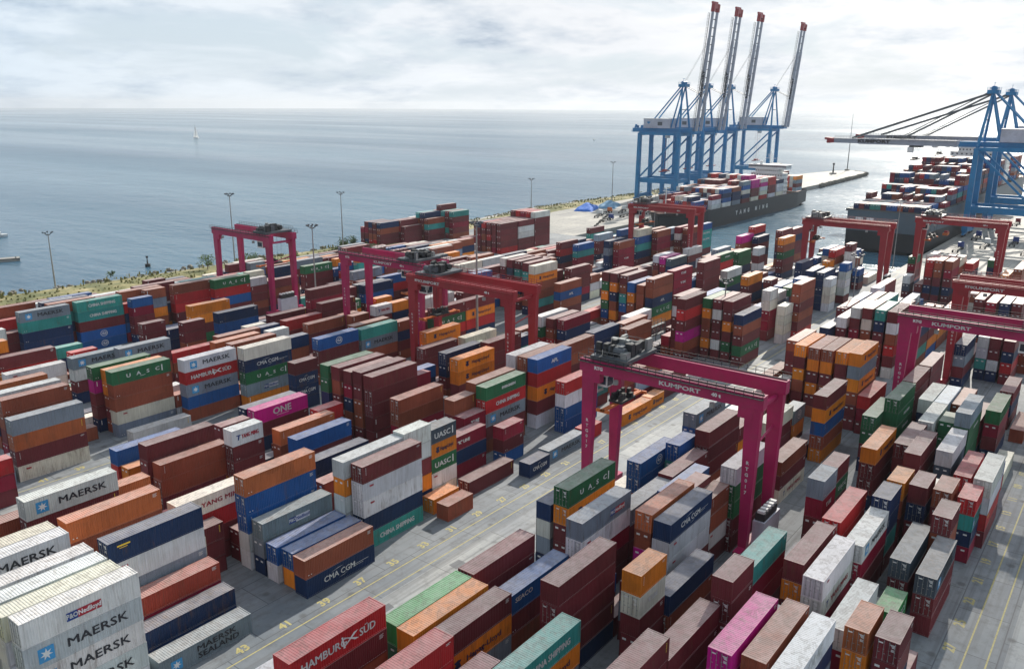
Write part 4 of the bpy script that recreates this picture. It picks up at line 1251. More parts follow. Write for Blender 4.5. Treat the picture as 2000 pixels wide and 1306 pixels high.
160.32 249.90 2.72 4 d N L R
172.86 249.90 2.72 4 d M M M
185.40 249.90 2.72 4 d O U T
197.94 249.90 2.72 4 d N M M
260.64 249.90 2.72 4 d D
97.62 252.85 2.72 2 c M M W
104.03 252.85 2.72 4 d U B M
135.52 252.85 2.72 4 d N L N
160.60 252.85 2.72 4 c M M W
173.14 252.85 2.72 4 d M U
185.68 252.85 2.72 2 c U R
192.09 252.85 2.72 4 c S N M
204.63 252.85 2.72 4 d M M M
292.41 252.85 2.72 2 c M
298.82 252.85 2.72 4 d M M G D
173.14 255.80 2.72 4 d D B O
185.68 255.80 2.72 4 c M M
198.22 255.80 2.72 4 d L R
160.32 258.75 2.72 4 d M M
179.27 258.75 2.72 4 c G M
279.87 258.75 2.72 2 d W
110.16 261.70 2.72 4 c M B
147.78 261.70 2.72 4 c R
160.32 261.70 2.72 4 d C M
172.86 261.70 2.72 4 d C W M
241.97 261.70 2.72 2 c M Y
273.46 261.70 2.72 4 d M
298.54 261.70 2.72 4 d M"""
IDX = {}
LAB = """0|0|white container with blue and red panel, topmost, first stack in row one, left field
0|1|white container with star emblem, second down, first stack in row one, left field
0|2|white container with star emblem, third down, first stack in row one, left field
0|3|white container with star emblem, fourth down, first stack in row one, left field
1|0|cream container, topmost, first stack from the front in row two, left field
2|0|white container, topmost, first stack from the front in row three, left field
3|0|white container, topmost, first stack from the front in row four, left field
4|0|white container with star emblem, topmost, first stack from the front in row six, left field
5|0|cream container, topmost, first stack from the front in row seven, left field
6|0|rust orange container, topmost, second stack from the front in row seven, left field
6|1|rust brown container, second down, second stack from the front in row seven, left field
7|0|navy container with small yellow mark, topmost, second stack in row four, left field
7|1|white container with small red mark, second down, second stack in row four, left field
7|2|grey container, third down, second stack from the front in row four, left field
8|0|brick red container, topmost, second stack from the front in row three, left field
9|0|navy container, topmost, second stack from the front in row two, left field
10|0|grey with star and text, alone on the ground, second row one, left field
11|0|rust orange container, topmost, second stack from the front in row five, left field
11|1|blue container, second down, second stack from the front in row five, left field
11|2|blue container, third down, second stack from the front in row five, left field
12|0|grey container with blue and white panel, topmost, third stack in row four, left field
13|0|blue container, topmost, third stack from the front in row three, left field
14|0|blue container, topmost, third stack from the front in row two, left field
15|0|rust brown container, topmost, third stack from the front in row one, left field
15|1|navy container with white lettering, bottom, third stack from the front in row one, left field
16|0|cream container with red lettering, topmost, third stack from the front in row seven, left field
16|1|red container, second down, third stack from the front in row seven, left field
17|0|maroon container, topmost, second stack from the front in row six, left field
19|0|rust orange container, topmost, first stack from the front in row three, second left field
20|0|rust brown container, topmost, second stack from the front in row four, second left field
20|1|rust brown container, second down, second stack from the front in row four, second left field
20|2|maroon container, bottom, second stack from the front in row four, second left field
21|0|maroon container, topmost, first stack from the front in row five, second left field
23|0|navy container, topmost, first stack from the front in row eight, left field
24|0|white container, topmost, fourth stack from the front in row three, left field
25|0|maroon container, topmost, fourth stack from the front in row two, left field
25|1|white container with small red mark, second down, fourth stack in row two, left field
25|2|white container with small red mark, third down, fourth stack in row two, left field
25|3|navy container, fourth down, fourth stack from the front in row two, left field
25|4|teal container with white lettering, bottom, fourth stack from the front in row two, left field
26|0|short slate container with bold white letters, topmost, sixth stack in row three, left field
26|1|short orange container with dark blue lettering, second down, sixth stack in row three, left field
26|2|short dark green container with bold white letters, third down, sixth in row three, left field
26|3|short white container with small red mark, fourth down, sixth stack in row three, left field
27|0|short white container, topmost, fifth stack from the front in row three, left field
28|0|crimson container with small white lettering, topmost, fourth stack in row four, left field
28|1|navy container, second down, fourth stack from the front in row four, left field
28|2|crimson container, bottom, fourth stack from the front in row four, left field
29|0|maroon container, alone on the ground, sixth stack from the front in row two, left field
30|0|short orange container, alone on the ground, fifth stack in row two, left field
31|0|short rust brown container, alone on the ground, fourth stack in row one, left field
32|0|short navy container with white lettering, alone on the ground, fifth in row one, left field
33|0|grey container with star emblem, alone on the ground, sixth stack in row one, left field
34|0|short crimson container, topmost, seventh stack from the front in row three, left field
34|1|short maroon container, second down, seventh stack from the front in row three, left field
35|0|rust brown container, topmost, fourth stack from the front in row one, second left field
35|1|rust brown container, second down, fourth stack from the front in row one, second left field
36|0|short rust brown container, topmost, fifth stack from the front in row six, left field
37|0|short crimson container with small white lettering, topmost, fourth stack in row five, left field
38|0|dark green container with small white lettering, topmost, fifth stack in row five, left field
38|1|red container with white lettering, second down, fifth stack in row five, left field
38|2|grey container with star emblem, third down, fifth stack in row five, left field
39|0|rust brown container, topmost, sixth stack from the front in row six, left field
40|0|blue container with short white lettering, topmost, sixth stack in row five, left field
40|1|red container, second down, sixth stack from the front in row five, left field
40|2|orange container with dark blue lettering, third down, sixth stack in row five, left field
40|3|maroon container, fourth down, sixth stack from the front in row five, left field
40|4|white container, bottom, sixth stack from the front in row five, left field
41|0|rust brown container, topmost, seventh stack from the front in row six, left field
42|0|white container, topmost, fifth stack from the front in row seven, left field
43|0|rust brown container, topmost, second stack from the front in row eight, left field
44|0|red container, topmost, eighth stack from the front in row three, left field
44|1|white container, second down, eighth stack from the front in row three, left field
44|2|blue container, third down, eighth stack from the front in row three, left field
44|3|blue container, bottom, eighth stack from the front in row three, left field
46|0|orange container with dark blue lettering, alone on the ground, eighth in row one, left field
48|0|white container with star emblem, topmost, second stack in row one, second left field
48|1|maroon container, second down, second stack from the front in row one, second left field
49|0|red container with white crossed pennant, topmost, first stack in row six, middle field
49|1|maroon container, second down, first stack from the front in row six, middle field
50|0|bright green container, topmost, second stack from the front in row six, middle field
51|0|orange container, topmost, first stack from the front in row five, middle field
52|0|maroon container, topmost, first stack from the front in row four, middle field
52|1|orange container with dark blue lettering, second down, first stack in row four, middle field
52|2|grey container, third down, first stack from the front in row four, middle field
53|0|red container, topmost, first stack from the front in row three, middle field
54|0|maroon container, topmost, first stack from the front in row two, middle field
55|0|blue container with small white lettering, topmost, second stack in row five, middle field
55|1|maroon container, second down, second stack from the front in row five, middle field
55|2|rust brown container, bottom, second stack from the front in row five, middle field
56|0|maroon container, topmost, third stack from the front in row six, middle field
56|1|maroon container, second down, third stack from the front in row six, middle field
57|0|teal container with white lettering, topmost, first stack from the front in row one, middle field
57|1|orange container with dark blue lettering, second down, first stack in row one, middle field
58|0|maroon container, topmost, second stack from the front in row two, middle field
58|1|maroon container, second down, second stack from the front in row two, middle field
58|2|maroon container, third down, second stack from the front in row two, middle field
58|3|maroon container, fourth down, second stack from the front in row two, middle field
58|4|navy container, bottom, second stack from the front in row two, middle field
59|0|dark green container with four spaced white letters, topmost, fourth stack in row six, middle field
59|1|orange container with dark blue lettering, second down, fourth stack in row six, middle field
60|0|navy container, topmost, third stack from the front in row seven, middle field
61|0|grey container with blue and red panel, topmost, second stack in row four, middle field
61|1|white container with small red mark, second down, second stack in row four, middle field
63|0|rust orange container, topmost, fourth stack from the front in row two, middle field
64|0|navy container with white lettering, topmost, fifth stack from the front in row one, middle field
64|1|white container with small red mark, second down, fifth stack in row one, middle field
64|2|white container with small red mark, third down, fifth stack in row one, middle field
65|0|short rust brown container, topmost, sixth stack from the front in row one, middle field
68|0|maroon container, topmost, fourth stack from the front in row four, middle field
69|0|grey container, topmost, third stack from the front in row four, middle field
70|0|blue container with round white emblem, topmost, fifth stack in row six, middle field
70|1|blue container, second down, fifth stack from the front in row six, middle field
71|0|short blue container, topmost, fourth stack from the front in row five, middle field
72|0|grey container with star emblem, topmost, sixth stack from the front in row six, middle field
73|0|maroon container, topmost, fifth stack from the front in row four, middle field
73|1|maroon container, second down, fifth stack from the front in row four, middle field
73|2|maroon container, third down, fifth stack from the front in row four, middle field
74|0|maroon container, topmost, sixth stack from the front in row four, middle field
75|0|white container, topmost, seventh stack from the front in row one, middle field
75|1|dark green container with round emblem, second down, seventh stack in row one, middle field
75|2|dark green container, third down, seventh stack from the front in row one, middle field
75|3|maroon container, fourth down, seventh stack from the front in row one, middle field
75|4|maroon container, bottom, seventh stack from the front in row one, middle field
76|0|rust brown container, topmost, eighth stack from the front in row one, middle field
76|1|maroon container, second down, eighth stack from the front in row one, middle field
76|2|cream container with red lettering, bottom, eighth stack from the front in row one, middle field
77|0|short orange container, topmost, second stack from the front in row one, middle field
77|1|short cream container with small white lettering, second down, second stack in row one, middle field
77|2|short maroon container, third down, second stack from the front in row one, middle field
78|0|maroon container, topmost, ninth stack from the front in row one, middle field
78|1|orange container with dark blue lettering, second down, ninth stack in row one, middle field
78|2|blue container, third down, ninth stack from the front in row one, middle field
78|3|rust brown container, fourth down, ninth stack from the front in row one, middle field
78|4|orange container, bottom, ninth stack from the front in row one, middle field
79|0|orange container with dark blue lettering, topmost, eleventh stack in row one, middle field
79|1|grey container, second down, eleventh stack from the front in row one, middle field
80|0|orange container, topmost, ninth stack from the front in row two, middle field
81|0|rust brown container, topmost, sixth stack from the front in row three, middle field
82|0|rust brown container, topmost, seventh stack from the front in row four, middle field
83|0|orange container, topmost, sixth stack from the front in row five, middle field
85|0|cream container, topmost, fourth stack from the front in row three, middle field
85|1|maroon container, second down, fourth stack from the front in row three, middle field
87|0|white container, topmost, ninth stack from the front in row six, middle field
88|0|maroon container, topmost, first stack from the front in row seven, right field
89|0|maroon container, topmost, second stack from the front in row seven, right field
89|1|maroon container, second down, second stack from the front in row seven, right field
90|0|short maroon container, topmost, third stack from the front in row seven, right field
90|1|short maroon container, second down, third stack from the front in row seven, right field
91|0|teal container, topmost, fourth stack from the front in row seven, right field
91|1|crimson container, second down, fourth stack from the front in row seven, right field
92|0|magenta container, topmost, first stack from the front in row five, right field
93|0|rust brown container, topmost, first stack from the front in row four, right field
94|0|white container with big white lettering, topmost, first stack in row three, right field
95|0|maroon container, topmost, third stack from the front in row five, right field
95|1|orange container, second down, third stack from the front in row five, right field
96|0|white container with small red mark, topmost, second stack in row four, right field
96|1|white container with red lettering, second down, second stack in row four, right field
97|0|short rust orange container, topmost, first stack from the front in row two, right field
97|1|short orange container, second down, first stack from the front in row two, right field
98|0|short maroon container, topmost, first stack from the front in row one, right field
99|0|white container, topmost, second stack from the front in row three, right field
100|0|short bright green container with bold white letters, topmost, second stack in row two, right field
101|0|slate container, topmost, third stack from the front in row two, right field
101|1|maroon container, second down, third stack from the front in row two, right field
102|0|slate container with star emblem and two text lines, topmost, third in row one, right field
102|1|maroon container with small red mark, second down, third stack in row one, right field
102|2|maroon container, bottom, third stack from the front in row one, right field
103|0|white container with star emblem, topmost, third stack from the front in row four, right field
103|1|crimson container, second down, third stack from the front in row four, right field
104|0|red container, topmost, fourth stack from the front in row five, right field
105|0|short navy container, topmost, fourth stack from the front in row four, right field
106|0|short maroon container, topmost, fourth stack from the front in row one, right field
107|0|short red container, topmost, fifth stack from the front in row one, right field
108|0|short maroon container, topmost, fourth stack from the front in row three, right field
108|1|short navy container, second down, fourth stack from the front in row three, right field
109|0|short rust brown container, topmost, fourth stack from the front in row two, right field
110|0|short orange container, topmost, fifth stack from the front in row four, right field
111|0|short maroon container, topmost, seventh stack from the front in row seven, right field
112|0|short grey container, topmost, sixth stack from the front in row seven, right field
112|1|short crimson container with small white lettering, second down, sixth stack in row seven, right field
113|0|navy container, topmost, fourth stack from the front in row one, middle field
113|1|rust brown container, second down, fourth stack from the front in row one, middle field
114|0|grey container, topmost, third stack from the front in row one, third left field
114|1|rust orange container, second down, third stack from the front in row one, third left field
114|2|maroon container, third down, third stack from the front in row one, third left field
114|3|cream container with small red mark, bottom, third stack in row one, third left field
116|0|dark green container with four spaced white letters, topmost, second in row three, third left field
116|1|rust brown container, second down, second stack from the front in row three, third left field
116|2|rust brown container, third down, second stack from the front in row three, third left field
116|3|cream container with small red mark, fourth down, second stack in row three, third left field
116|4|grey container, bottom, second stack from the front in row three, third left field
118|0|dark green container, topmost, second stack from the front in row five, third left field
119|0|white container with star emblem, topmost, first stack in row two, third left field
119|1|red container with white crossed pennant, second down, first stack in row two, third left field
119|2|grey container with star emblem, third down, first stack in row two, third left field
119|3|blue container, fourth down, first stack from the front in row two, third left field
119|4|rust brown container, bottom, first stack from the front in row two, third left field
120|0|cream container, topmost, fifth stack from the front in row one, third left field
120|1|navy container with white lettering, second down, fifth stack in row one, third left field
120|2|dark green with four spaced white letters, third down, fifth row one, third left field
120|3|grey container with blue and white panel, fourth down, fifth in row one, third left field
121|0|magenta container with big white lettering, topmost, fourth stack in row seven, second left field
121|1|maroon container, second down, fourth stack from the front in row seven, second left field
124|0|short white container with red lettering, topmost, second stack in row three, second left field
124|1|short maroon container, second down, second stack from the front in row three, second left field
124|2|short maroon container, third down, second stack from the front in row three, second left field
125|0|rust orange container, topmost, third stack from the front in row three, second left field
127|0|blue container, topmost, third stack from the front in row one, second left field
128|0|blue container, topmost, first stack from the front in row eight, second left field
130|0|white container, alone on the ground, fourth stack in row one, third left field
131|0|rust brown container, topmost, first stack from the front in row five, third left field
132|0|white container, topmost, first stack from the front in row seven, third left field
133|0|rust orange container, topmost, first stack from the front in row one, fourth left field
134|0|white container with small red mark, topmost, first stack in row four, fourth left field
136|0|maroon container, topmost, first stack from the front in row six, fourth left field
139|0|grey container with star emblem, topmost, first stack in row two, fourth left field
140|0|grey container with star emblem, topmost, second stack in row one, fourth left field
141|0|red container, topmost, third stack from the front in row one, fourth left field
142|0|grey container with star emblem, topmost, first stack in row two, fifth left field
142|1|teal container, second down, first stack from the front in row two, fifth left field
142|2|navy container, third down, first stack from the front in row two, fifth left field
142|3|navy container, fourth down, first stack from the front in row two, fifth left field
143|0|teal container with white lettering, topmost, second stack in row two, fifth left field
143|1|teal container with white lettering, second down, second stack in row two, fifth left field
143|2|maroon container, third down, second stack from the front in row two, fifth left field
143|3|blue container with round white emblem, fourth down, second stack in row two, fifth left field
143|4|blue container with round white emblem, bottom, second stack in row two, fifth left field
145|0|short maroon container, topmost, third stack from the front in row seven, fourth left field
148|0|navy container, topmost, fourth stack from the front in row five, fourth left field
148|1|blue container, second down, fourth stack from the front in row five, fourth left field
149|0|orange container, topmost, fifth stack from the front in row one, fifth left field
150|0|rust brown container, topmost, fifth stack from the front in row two, fifth left field
150|1|red container, second down, fifth stack from the front in row two, fifth left field
151|0|dark green container with four spaced white letters, topmost, sixth in row one, fifth left field
151|1|red container, second down, sixth stack from the front in row one, fifth left field
157|0|maroon container, topmost, second stack from the front in row three, fourth left field
159|0|navy container, topmost, fifth stack from the front in row four, fourth left field
162|0|maroon container, topmost, ninth stack from the front in row one, fourth left field
163|0|maroon container, topmost, third stack from the front in row four, fourth left field
164|0|red container, topmost, seventh stack from the front in row one, fourth left field
165|0|rust brown container, topmost, eighth stack from the front in row one, fourth left field
178|0|short maroon container, topmost, sixth stack from the front in row one, third left field
178|1|short navy container with white lettering, second down, sixth stack in row one, third left field
179|0|blue container with round white emblem, topmost, seventh stack in row one, third left field
179|1|maroon container, second down, seventh stack from the front in row one, third left field
180|0|teal container, topmost, eighth stack from the front in row one, third left field
180|1|grey container with star emblem, second down, eighth stack in row one, third left field
183|0|dark green container, topmost, second stack from the front in row six, second left field
184|0|maroon container, topmost, third stack from the front in row five, second left field
186|0|maroon container, topmost, fourth stack from the front in row three, second left field
187|0|maroon container, topmost, third stack from the front in row two, second left field
187|1|maroon container, second down, third stack from the front in row two, second left field
187|2|maroon container, third down, third stack from the front in row two, second left field
188|0|orange container with dark blue lettering, topmost, fourth stack in row two, second left field
188|1|orange container with dark blue lettering, second down, fourth stack in row two, second left field
189|0|navy container, topmost, seventh stack from the front in row four, second left field
190|0|maroon container, topmost, ninth stack from the front in row one, third left field
193|0|orange container with dark blue lettering, topmost, tenth stack in row one, third left field
194|0|maroon container, topmost, thirteenth stack from the front in row one, third left field
195|0|maroon container, topmost, fifteenth stack from the front in row one, third left field
196|0|cream container, topmost, third stack from the front in row eight, second left field
197|0|maroon container, topmost, sixth stack from the front in row three, second left field
201|0|crimson container, topmost, seventh stack from the front in row three, second left field
204|0|rust brown container, topmost, sixth stack from the front in row seven, left field
205|0|navy container, topmost, third stack from the front in row eight, left field
222|0|maroon container, topmost, seventh stack from the front in row four, left field
226|0|maroon container, topmost, thirteenth stack from the front in row one, left field
227|0|navy container, topmost, twelfth stack from the front in row one, left field
257|0|maroon container, topmost, eleventh stack from the front in row two, middle field
271|0|navy container, topmost, third stack from the front in row six, right field
275|0|red container, topmost, tenth stack from the front in row one, middle field
276|0|dark green container with small white lettering, topmost, first stack in row eight, right field
277|0|dark green container, topmost, eighth stack from the front in row seven, right field
277|1|dark green container with small white lettering, second down, eighth stack in row seven, right field
278|0|maroon container, topmost, ninth stack from the front in row seven, right field
280|0|white container, topmost, second stack from the front in row six, right field
281|0|white container, topmost, sixth stack from the front in row five, right field
284|0|grey container, topmost, seventh stack from the front in row three, right field
286|0|dark green container, topmost, sixth stack from the front in row two, right field
287|0|maroon container, topmost, seventh stack from the front in row two, right field
288|0|white container, topmost, sixth stack from the front in row three, right field
289|0|orange container with dark blue lettering, topmost, first stack in row six, right field
289|1|maroon container, second down, first stack from the front in row six, right field
289|2|maroon container, third down, first stack from the front in row six, right field
290|0|maroon container, topmost, sixth stack from the front in row four, right field
291|0|maroon container, topmost, fifth stack from the front in row five, right field
292|0|red container, topmost, fifth stack from the front in row two, right field
293|0|white container, topmost, sixth stack from the front in row one, right field
350|0|rust brown container, alone on the ground, ninth stack in row one, right field
416|0|rust brown container, topmost, eighth stack from the front in row seven, middle field
429|0|short red container, alone on the ground, seventh stack in row one, left field
430|0|maroon container, topmost, tenth stack from the front in row one, left field
431|0|white container, alone on the ground, eleventh stack from the front in row one, left field
434|0|short rust brown container, topmost, seventh stack from the front in row two, left field
435|0|rust brown container, topmost, eighth stack from the front in row two, left field
475|0|rust brown container, topmost, first stack from the front in row two, second left field
524|0|white container, topmost, fourth stack from the front in row two, third left field
615|0|grey container, topmost, eighth stack from the front in row seven, fourth left field
670|0|rust brown container, topmost, first stack from the front in row five, fifth left field""".strip().split('\n')
for l in LAB:
    a, b_, c_ = l.split('|'); IDX[(int(a), int(b_))] = c_
for si, l in enumerate(DATA.strip().split('\n')):
    f = l.split(); x, y, h, L = float(f[0]), float(f[1]), float(f[2]), (6.06 if f[3] == '2' else 12.19); toks = f[5:]; doors = f[4] == 'd'
    n = len(toks); z = 0.0
    for ti, tk in enumerate(reversed(toks)):
        t_i = n-1-ti; code, mark = tk[0], (tk[1] if len(tk) > 1 else None)
        dx = rc.uniform(-.05, .05); dy = rc.uniform(-.03, .03)
        if (si, t_i) in IDX: container(x+dx, y+dy, z, h-0.004, L, code, mark, doors if rc.random() < .85 else not doors, IDX[(si, t_i)])
        else: far_container(x+dx, y+dy, z, h-0.004, L, code, mark)
        z += h
# ---------------------------------------------------------------- rubber tyred gantry cranes
NX = Matrix(((0,0,-1,0),(-1,0,0,0),(0,1,0,0),(0,0,0,1)))     # text plane onto a wall that faces -X (reads towards -Y)
def wall_text(s, h, pos, mat, parent, sx=1.0, bold=0.05, sp=1.0, M=NX, name='lettering'):
    mb = MB(); add_mesh(mb, text_mesh(s, h, 0, bold, sx, sp), Matrix.Translation(pos) @ M); return mb.build(name, mat, parent)
def rails(mb, p0, p1, h=1.1, n=10, mi=0, r=0.06):
    a, b = Vector(p0), Vector(p1)
    for k in range(n+1):
        p = a.lerp(b, k/n); mb.beam(p, p+Vector((0, 0, h)), r, r, mi)
    for hh in (h, h*.5): mb.beam(a+Vector((0, 0, hh)), b+Vector((0, 0, hh)), r, r, mi)
def rtg(X0, Y0, Y1, H, mat, label, trolley_y, num, wb=8.5, letters=True, spreader=None, detail=True, letter_side=0.37):
    t = thing('gantry_crane', (X0, Y0, 0), label=label, cat='gantry crane', group='rubber tyred gantry cranes over the container rows')
    W = Y1-Y0; gd = 2.0; zg = H-gd
    for gx in (0, wb):
        g = MB(); g.box(gx-0.75, -0.6, zg, gx+0.75, W+0.6, H); gi = g.build('girder', mat, t)
        rl = MB(); rl.box(gx-0.12, -0.4, H+0.003, gx+0.12, W+0.4, H+0.18); sgn = -1 if gx == 0 else 1
        rl.box(gx+sgn*0.8-.45, -0.6, H-.35, gx+sgn*0.8+.45, W+.6, H-.27); 
        rails(rl, (gx+sgn*1.2, -0.6, H-.25), (gx+sgn*1.2, W+.6, H-.25), 1.1, 22, 0, 0.07); rl.build('walkway', MDK if mat is MMAG else mat, t)
    for gx in (0, wb):
        for yy, s_ in ((0.9, 1), (W-0.9, -1)):
            l = MB(); l.beam((gx, yy-s_*0.1, 2.2), (gx, yy, zg-0.003), 1.1, 1.2, w1=1.15, h1=2.3, upv=(0, 1, 0))
            l.box(gx-.62, min(yy, yy+s_*2.0)-0.1, zg-1.6, gx+.62, max(yy, yy+s_*2.0)+.1, zg-0.004)
            lo = l.build('leg', mat, t)
            if detail:
                ld = MB()
                for q in range(24): z = 3+q*(zg-4)/24; ld.beam((gx-.75, yy-.25, z), (gx-.75, yy+.25, z), .05)
                for dy in (-.27, .27): ld.beam((gx-.75, yy+dy, 2.5), (gx-.75, yy+dy, zg-1), .06)
                if gx == 0 and s_ == 1 and False: ld.build('ladder', MGAL, t)
                if gx == wb and s_ == 1: tie = MB(); tie.cyl((.3, yy, 17.2), (wb-.3, yy, 18.6), .16, 8); tie.build('brace_pipe', mat, t)
    for yy in (0.8, W-0.8):
        s = MB(); s.box(-2.4, yy-.55, 1.35, wb+2.4, yy+.55, 2.45); s.build('sill_beam', mat, t)
        s = MB(); s.beam((0.6, yy, zg-.5), (wb-.6, yy, zg-.5), .45, .55); s.build('cross_tie', mat, t)
        for wx in (-1.9, -.3, wb+.3, wb+1.9):
            wm = MB(); wm.cyl((wx, yy-.42, .8), (wx, yy+.42, .8), .8, 14, 0); wm.cyl((wx, yy-.45, .8), (wx, yy+.45, .8), .35, 8, 1); wm.build('wheel', [MRUB, mat], t)
    pb = MB(); pb.box(1.2, -1.6, 2.5, wb-1.2, 0.15, 6.2, 0); pb.box(1.6, -1.4, 6.2, wb-2.0, 0, 7.4, 1)
    for q in range(5): pb.box(1.5+q*1.1, -1.3, 7.42, 2.1+q*1.1, -.3, 7.8, 2)
    pb.build('power_unit', [MGRY, MDK, MW], t)
    for k, q in enumerate((-.55, .55)):
        lm = MB(); lm.cyl((-1.5, W*(.5+q*.5), zg-.1), (-1.5, W*(.5+q*.5), zg-.75), .42, 8); lm.build('flood_light', MGAL, t)
    # trolley with machinery, cab, hoist ropes, head block and spreader
    ty = trolley_y-Y0; tr = MB()
    tr.box(-.6, ty-3.2, H+.2, wb+.6, ty+3.2, H+.75, 1); rt_ = random.Random(num)
    for q in range(26):
        a, b_, c_ = rt_.uniform(-.2, wb-1.6), ty+rt_.uniform(-3, 2), rt_.uniform(.5, 2.1)
        tr.box(a, b_, H+.76, a+rt_.uniform(.5, 1.7), b_+rt_.uniform(.4, 1.2), H+.8+c_, rt_.choice([0, 0, 0, 1, 2]))
    rails(tr, (-.9, ty-3.4, H+.7), (-.9, ty+3.4, H+.7), 1.1, 6, 1); rails(tr, (wb+.9, ty-3.4, H+.7), (wb+.9, ty+3.4, H+.7), 1.1, 6, 1)
    tro = tr.build('trolley', [MDK, MSTL, MGAL], t)
    for q in range(3): dr = MB(); dr.cyl((1.2+q*2.4, ty-2, H+1.6), (1.2+q*2.4, ty+1.6, H+1.6), .7, 10, rt_.choice([0, 1])); dr.build('hoist_drum', [MDK, MSTL], tro)
    cb = MB(); cb.box(1.0, ty+1.0, H-4.6, 3.0, ty+3.6, H-2.0, 0); cb.box(.96, ty+1.2, H-4.2, 3.04, ty+3.4, H-2.9, 1); cb.box(1.2, ty+.95, H-4.4, 2.8, ty+3.65, H-2.9, 1)
    cb.beam((2, ty+2.2, H-2), (2, ty+2.2, H+.3), .4, .4, 0); cb.build('operator_cab', [MW, MGLS], t)
    zs = spreader or H-8; sp = MB()
    sp.box(wb/2-6.0, ty-.35, zs, wb/2+6.0, ty-.05, zs+.35, 0); sp.box(wb/2-6.0, ty+.05, zs, wb/2+6.0, ty+.35, zs+.35, 0)
    for q in (-6.0, 5.75): sp.box(wb/2+q, ty-1.15, zs-.12, wb/2+q+.3, ty+1.15, zs+.35, 0)
    sp.build('spreader', MORG, t)
    hb = MB(); hb.box(wb/2-2.2, ty-1.2, zs+.36, wb/2+2.2, ty+1.2, zs+.75, 0)
    for q in range(14): a = wb/2+rt_.uniform(-2.2, 1.4); b_ = ty+rt_.uniform(-1.2, .6); hb.box(a, b_, zs+.74, a+.7, b_+.5, zs+1+rt_.random(), 0)
    hb.build('head_block', MDK, t)
    rp_ = MB()
    for a in (-1.8, 1.8):
        for b_ in (-.9, .9): rp_.cyl((wb/2+a, ty+b_, zs+.8), (wb/2+a*1.3, ty+b_*1.3, H+.3), .035, 5)
    rp_.build('hoist_ropes', MDK, t)
    if letters:
        wall_text('KUMPORT', .62, (-.78, W*(1-letter_side), H-1.2), MLW, t, 1.6, .03)
        wall_text('RTG', .5, (-.78, W*.90, H-1.15), MW, t, 1.1, .04); wall_text('40 t', .5, (-.78, W*.22, H-1.15), MW, t, 1.2, .04)
        for k, ch in enumerate('RTG'+num_txt(num)):
            wall_text(ch, .5, (-.58, 1.0, 15.5-k*.9), MLW, t, 1.0, .02); 
            if detail: wall_text(ch, .5, (-.58, W-.95, 15.5-k*.9), MLW, t, 1.0, .02)
    return t
def num_txt(n): return '%03d' % n
rtg(105.3, 38.4, 67.0, 25.6, MMAG, 'magenta gantry crane straddling the middle rows, the largest one in the foreground', 62.6, 17, spreader=18.0, letter_side=.58)
rtg(168.5, 6.3, 35.4, 25.6, MMAG, 'magenta gantry crane cut by the right edge of the photo', -2+14, 15, letter_side=.30)
rtg(209.0, 5.0, 33.6, 25.8, MRED, 'red gantry crane at the right edge, behind the magenta one', 10, 9, letter_side=.23)
rtg(137.5, 106.4, 137.5, 25.2, MRED, 'red gantry crane with dark trolley at its left end, left of the photo centre', 132.0, 6, spreader=15, letter_side=.22)
rtg(146.5, 142.0, 172.0, 25.6, MMAG, 'magenta gantry crane just behind the red one left of centre', 147.0, 12, letter_side=.55)
rtg(150.5, 209.0, 238.0, 25.8, MMAG, 'magenta gantry crane nearest the open sea, at the far left', 213.5, 11, letters=False, spreader=16)
rtg(297.0, 141.5, 169.8, 25.6, MRED, 'red gantry crane in front of the moored ship and blue quay cranes', 165, 8, detail=False, letter_side=.2)
rtg(300.0, 71.2, 99.6, 25.2, MRED, 'dark red gantry crane over the water gap between the two ships', 96, 7, detail=False, letters=False)
rtg(330.0, 40.2, 68.6, 25.4, MRED, 'dark red gantry crane in front of the second ship and its blue cranes', 64, 10, detail=False, letter_side=.2)

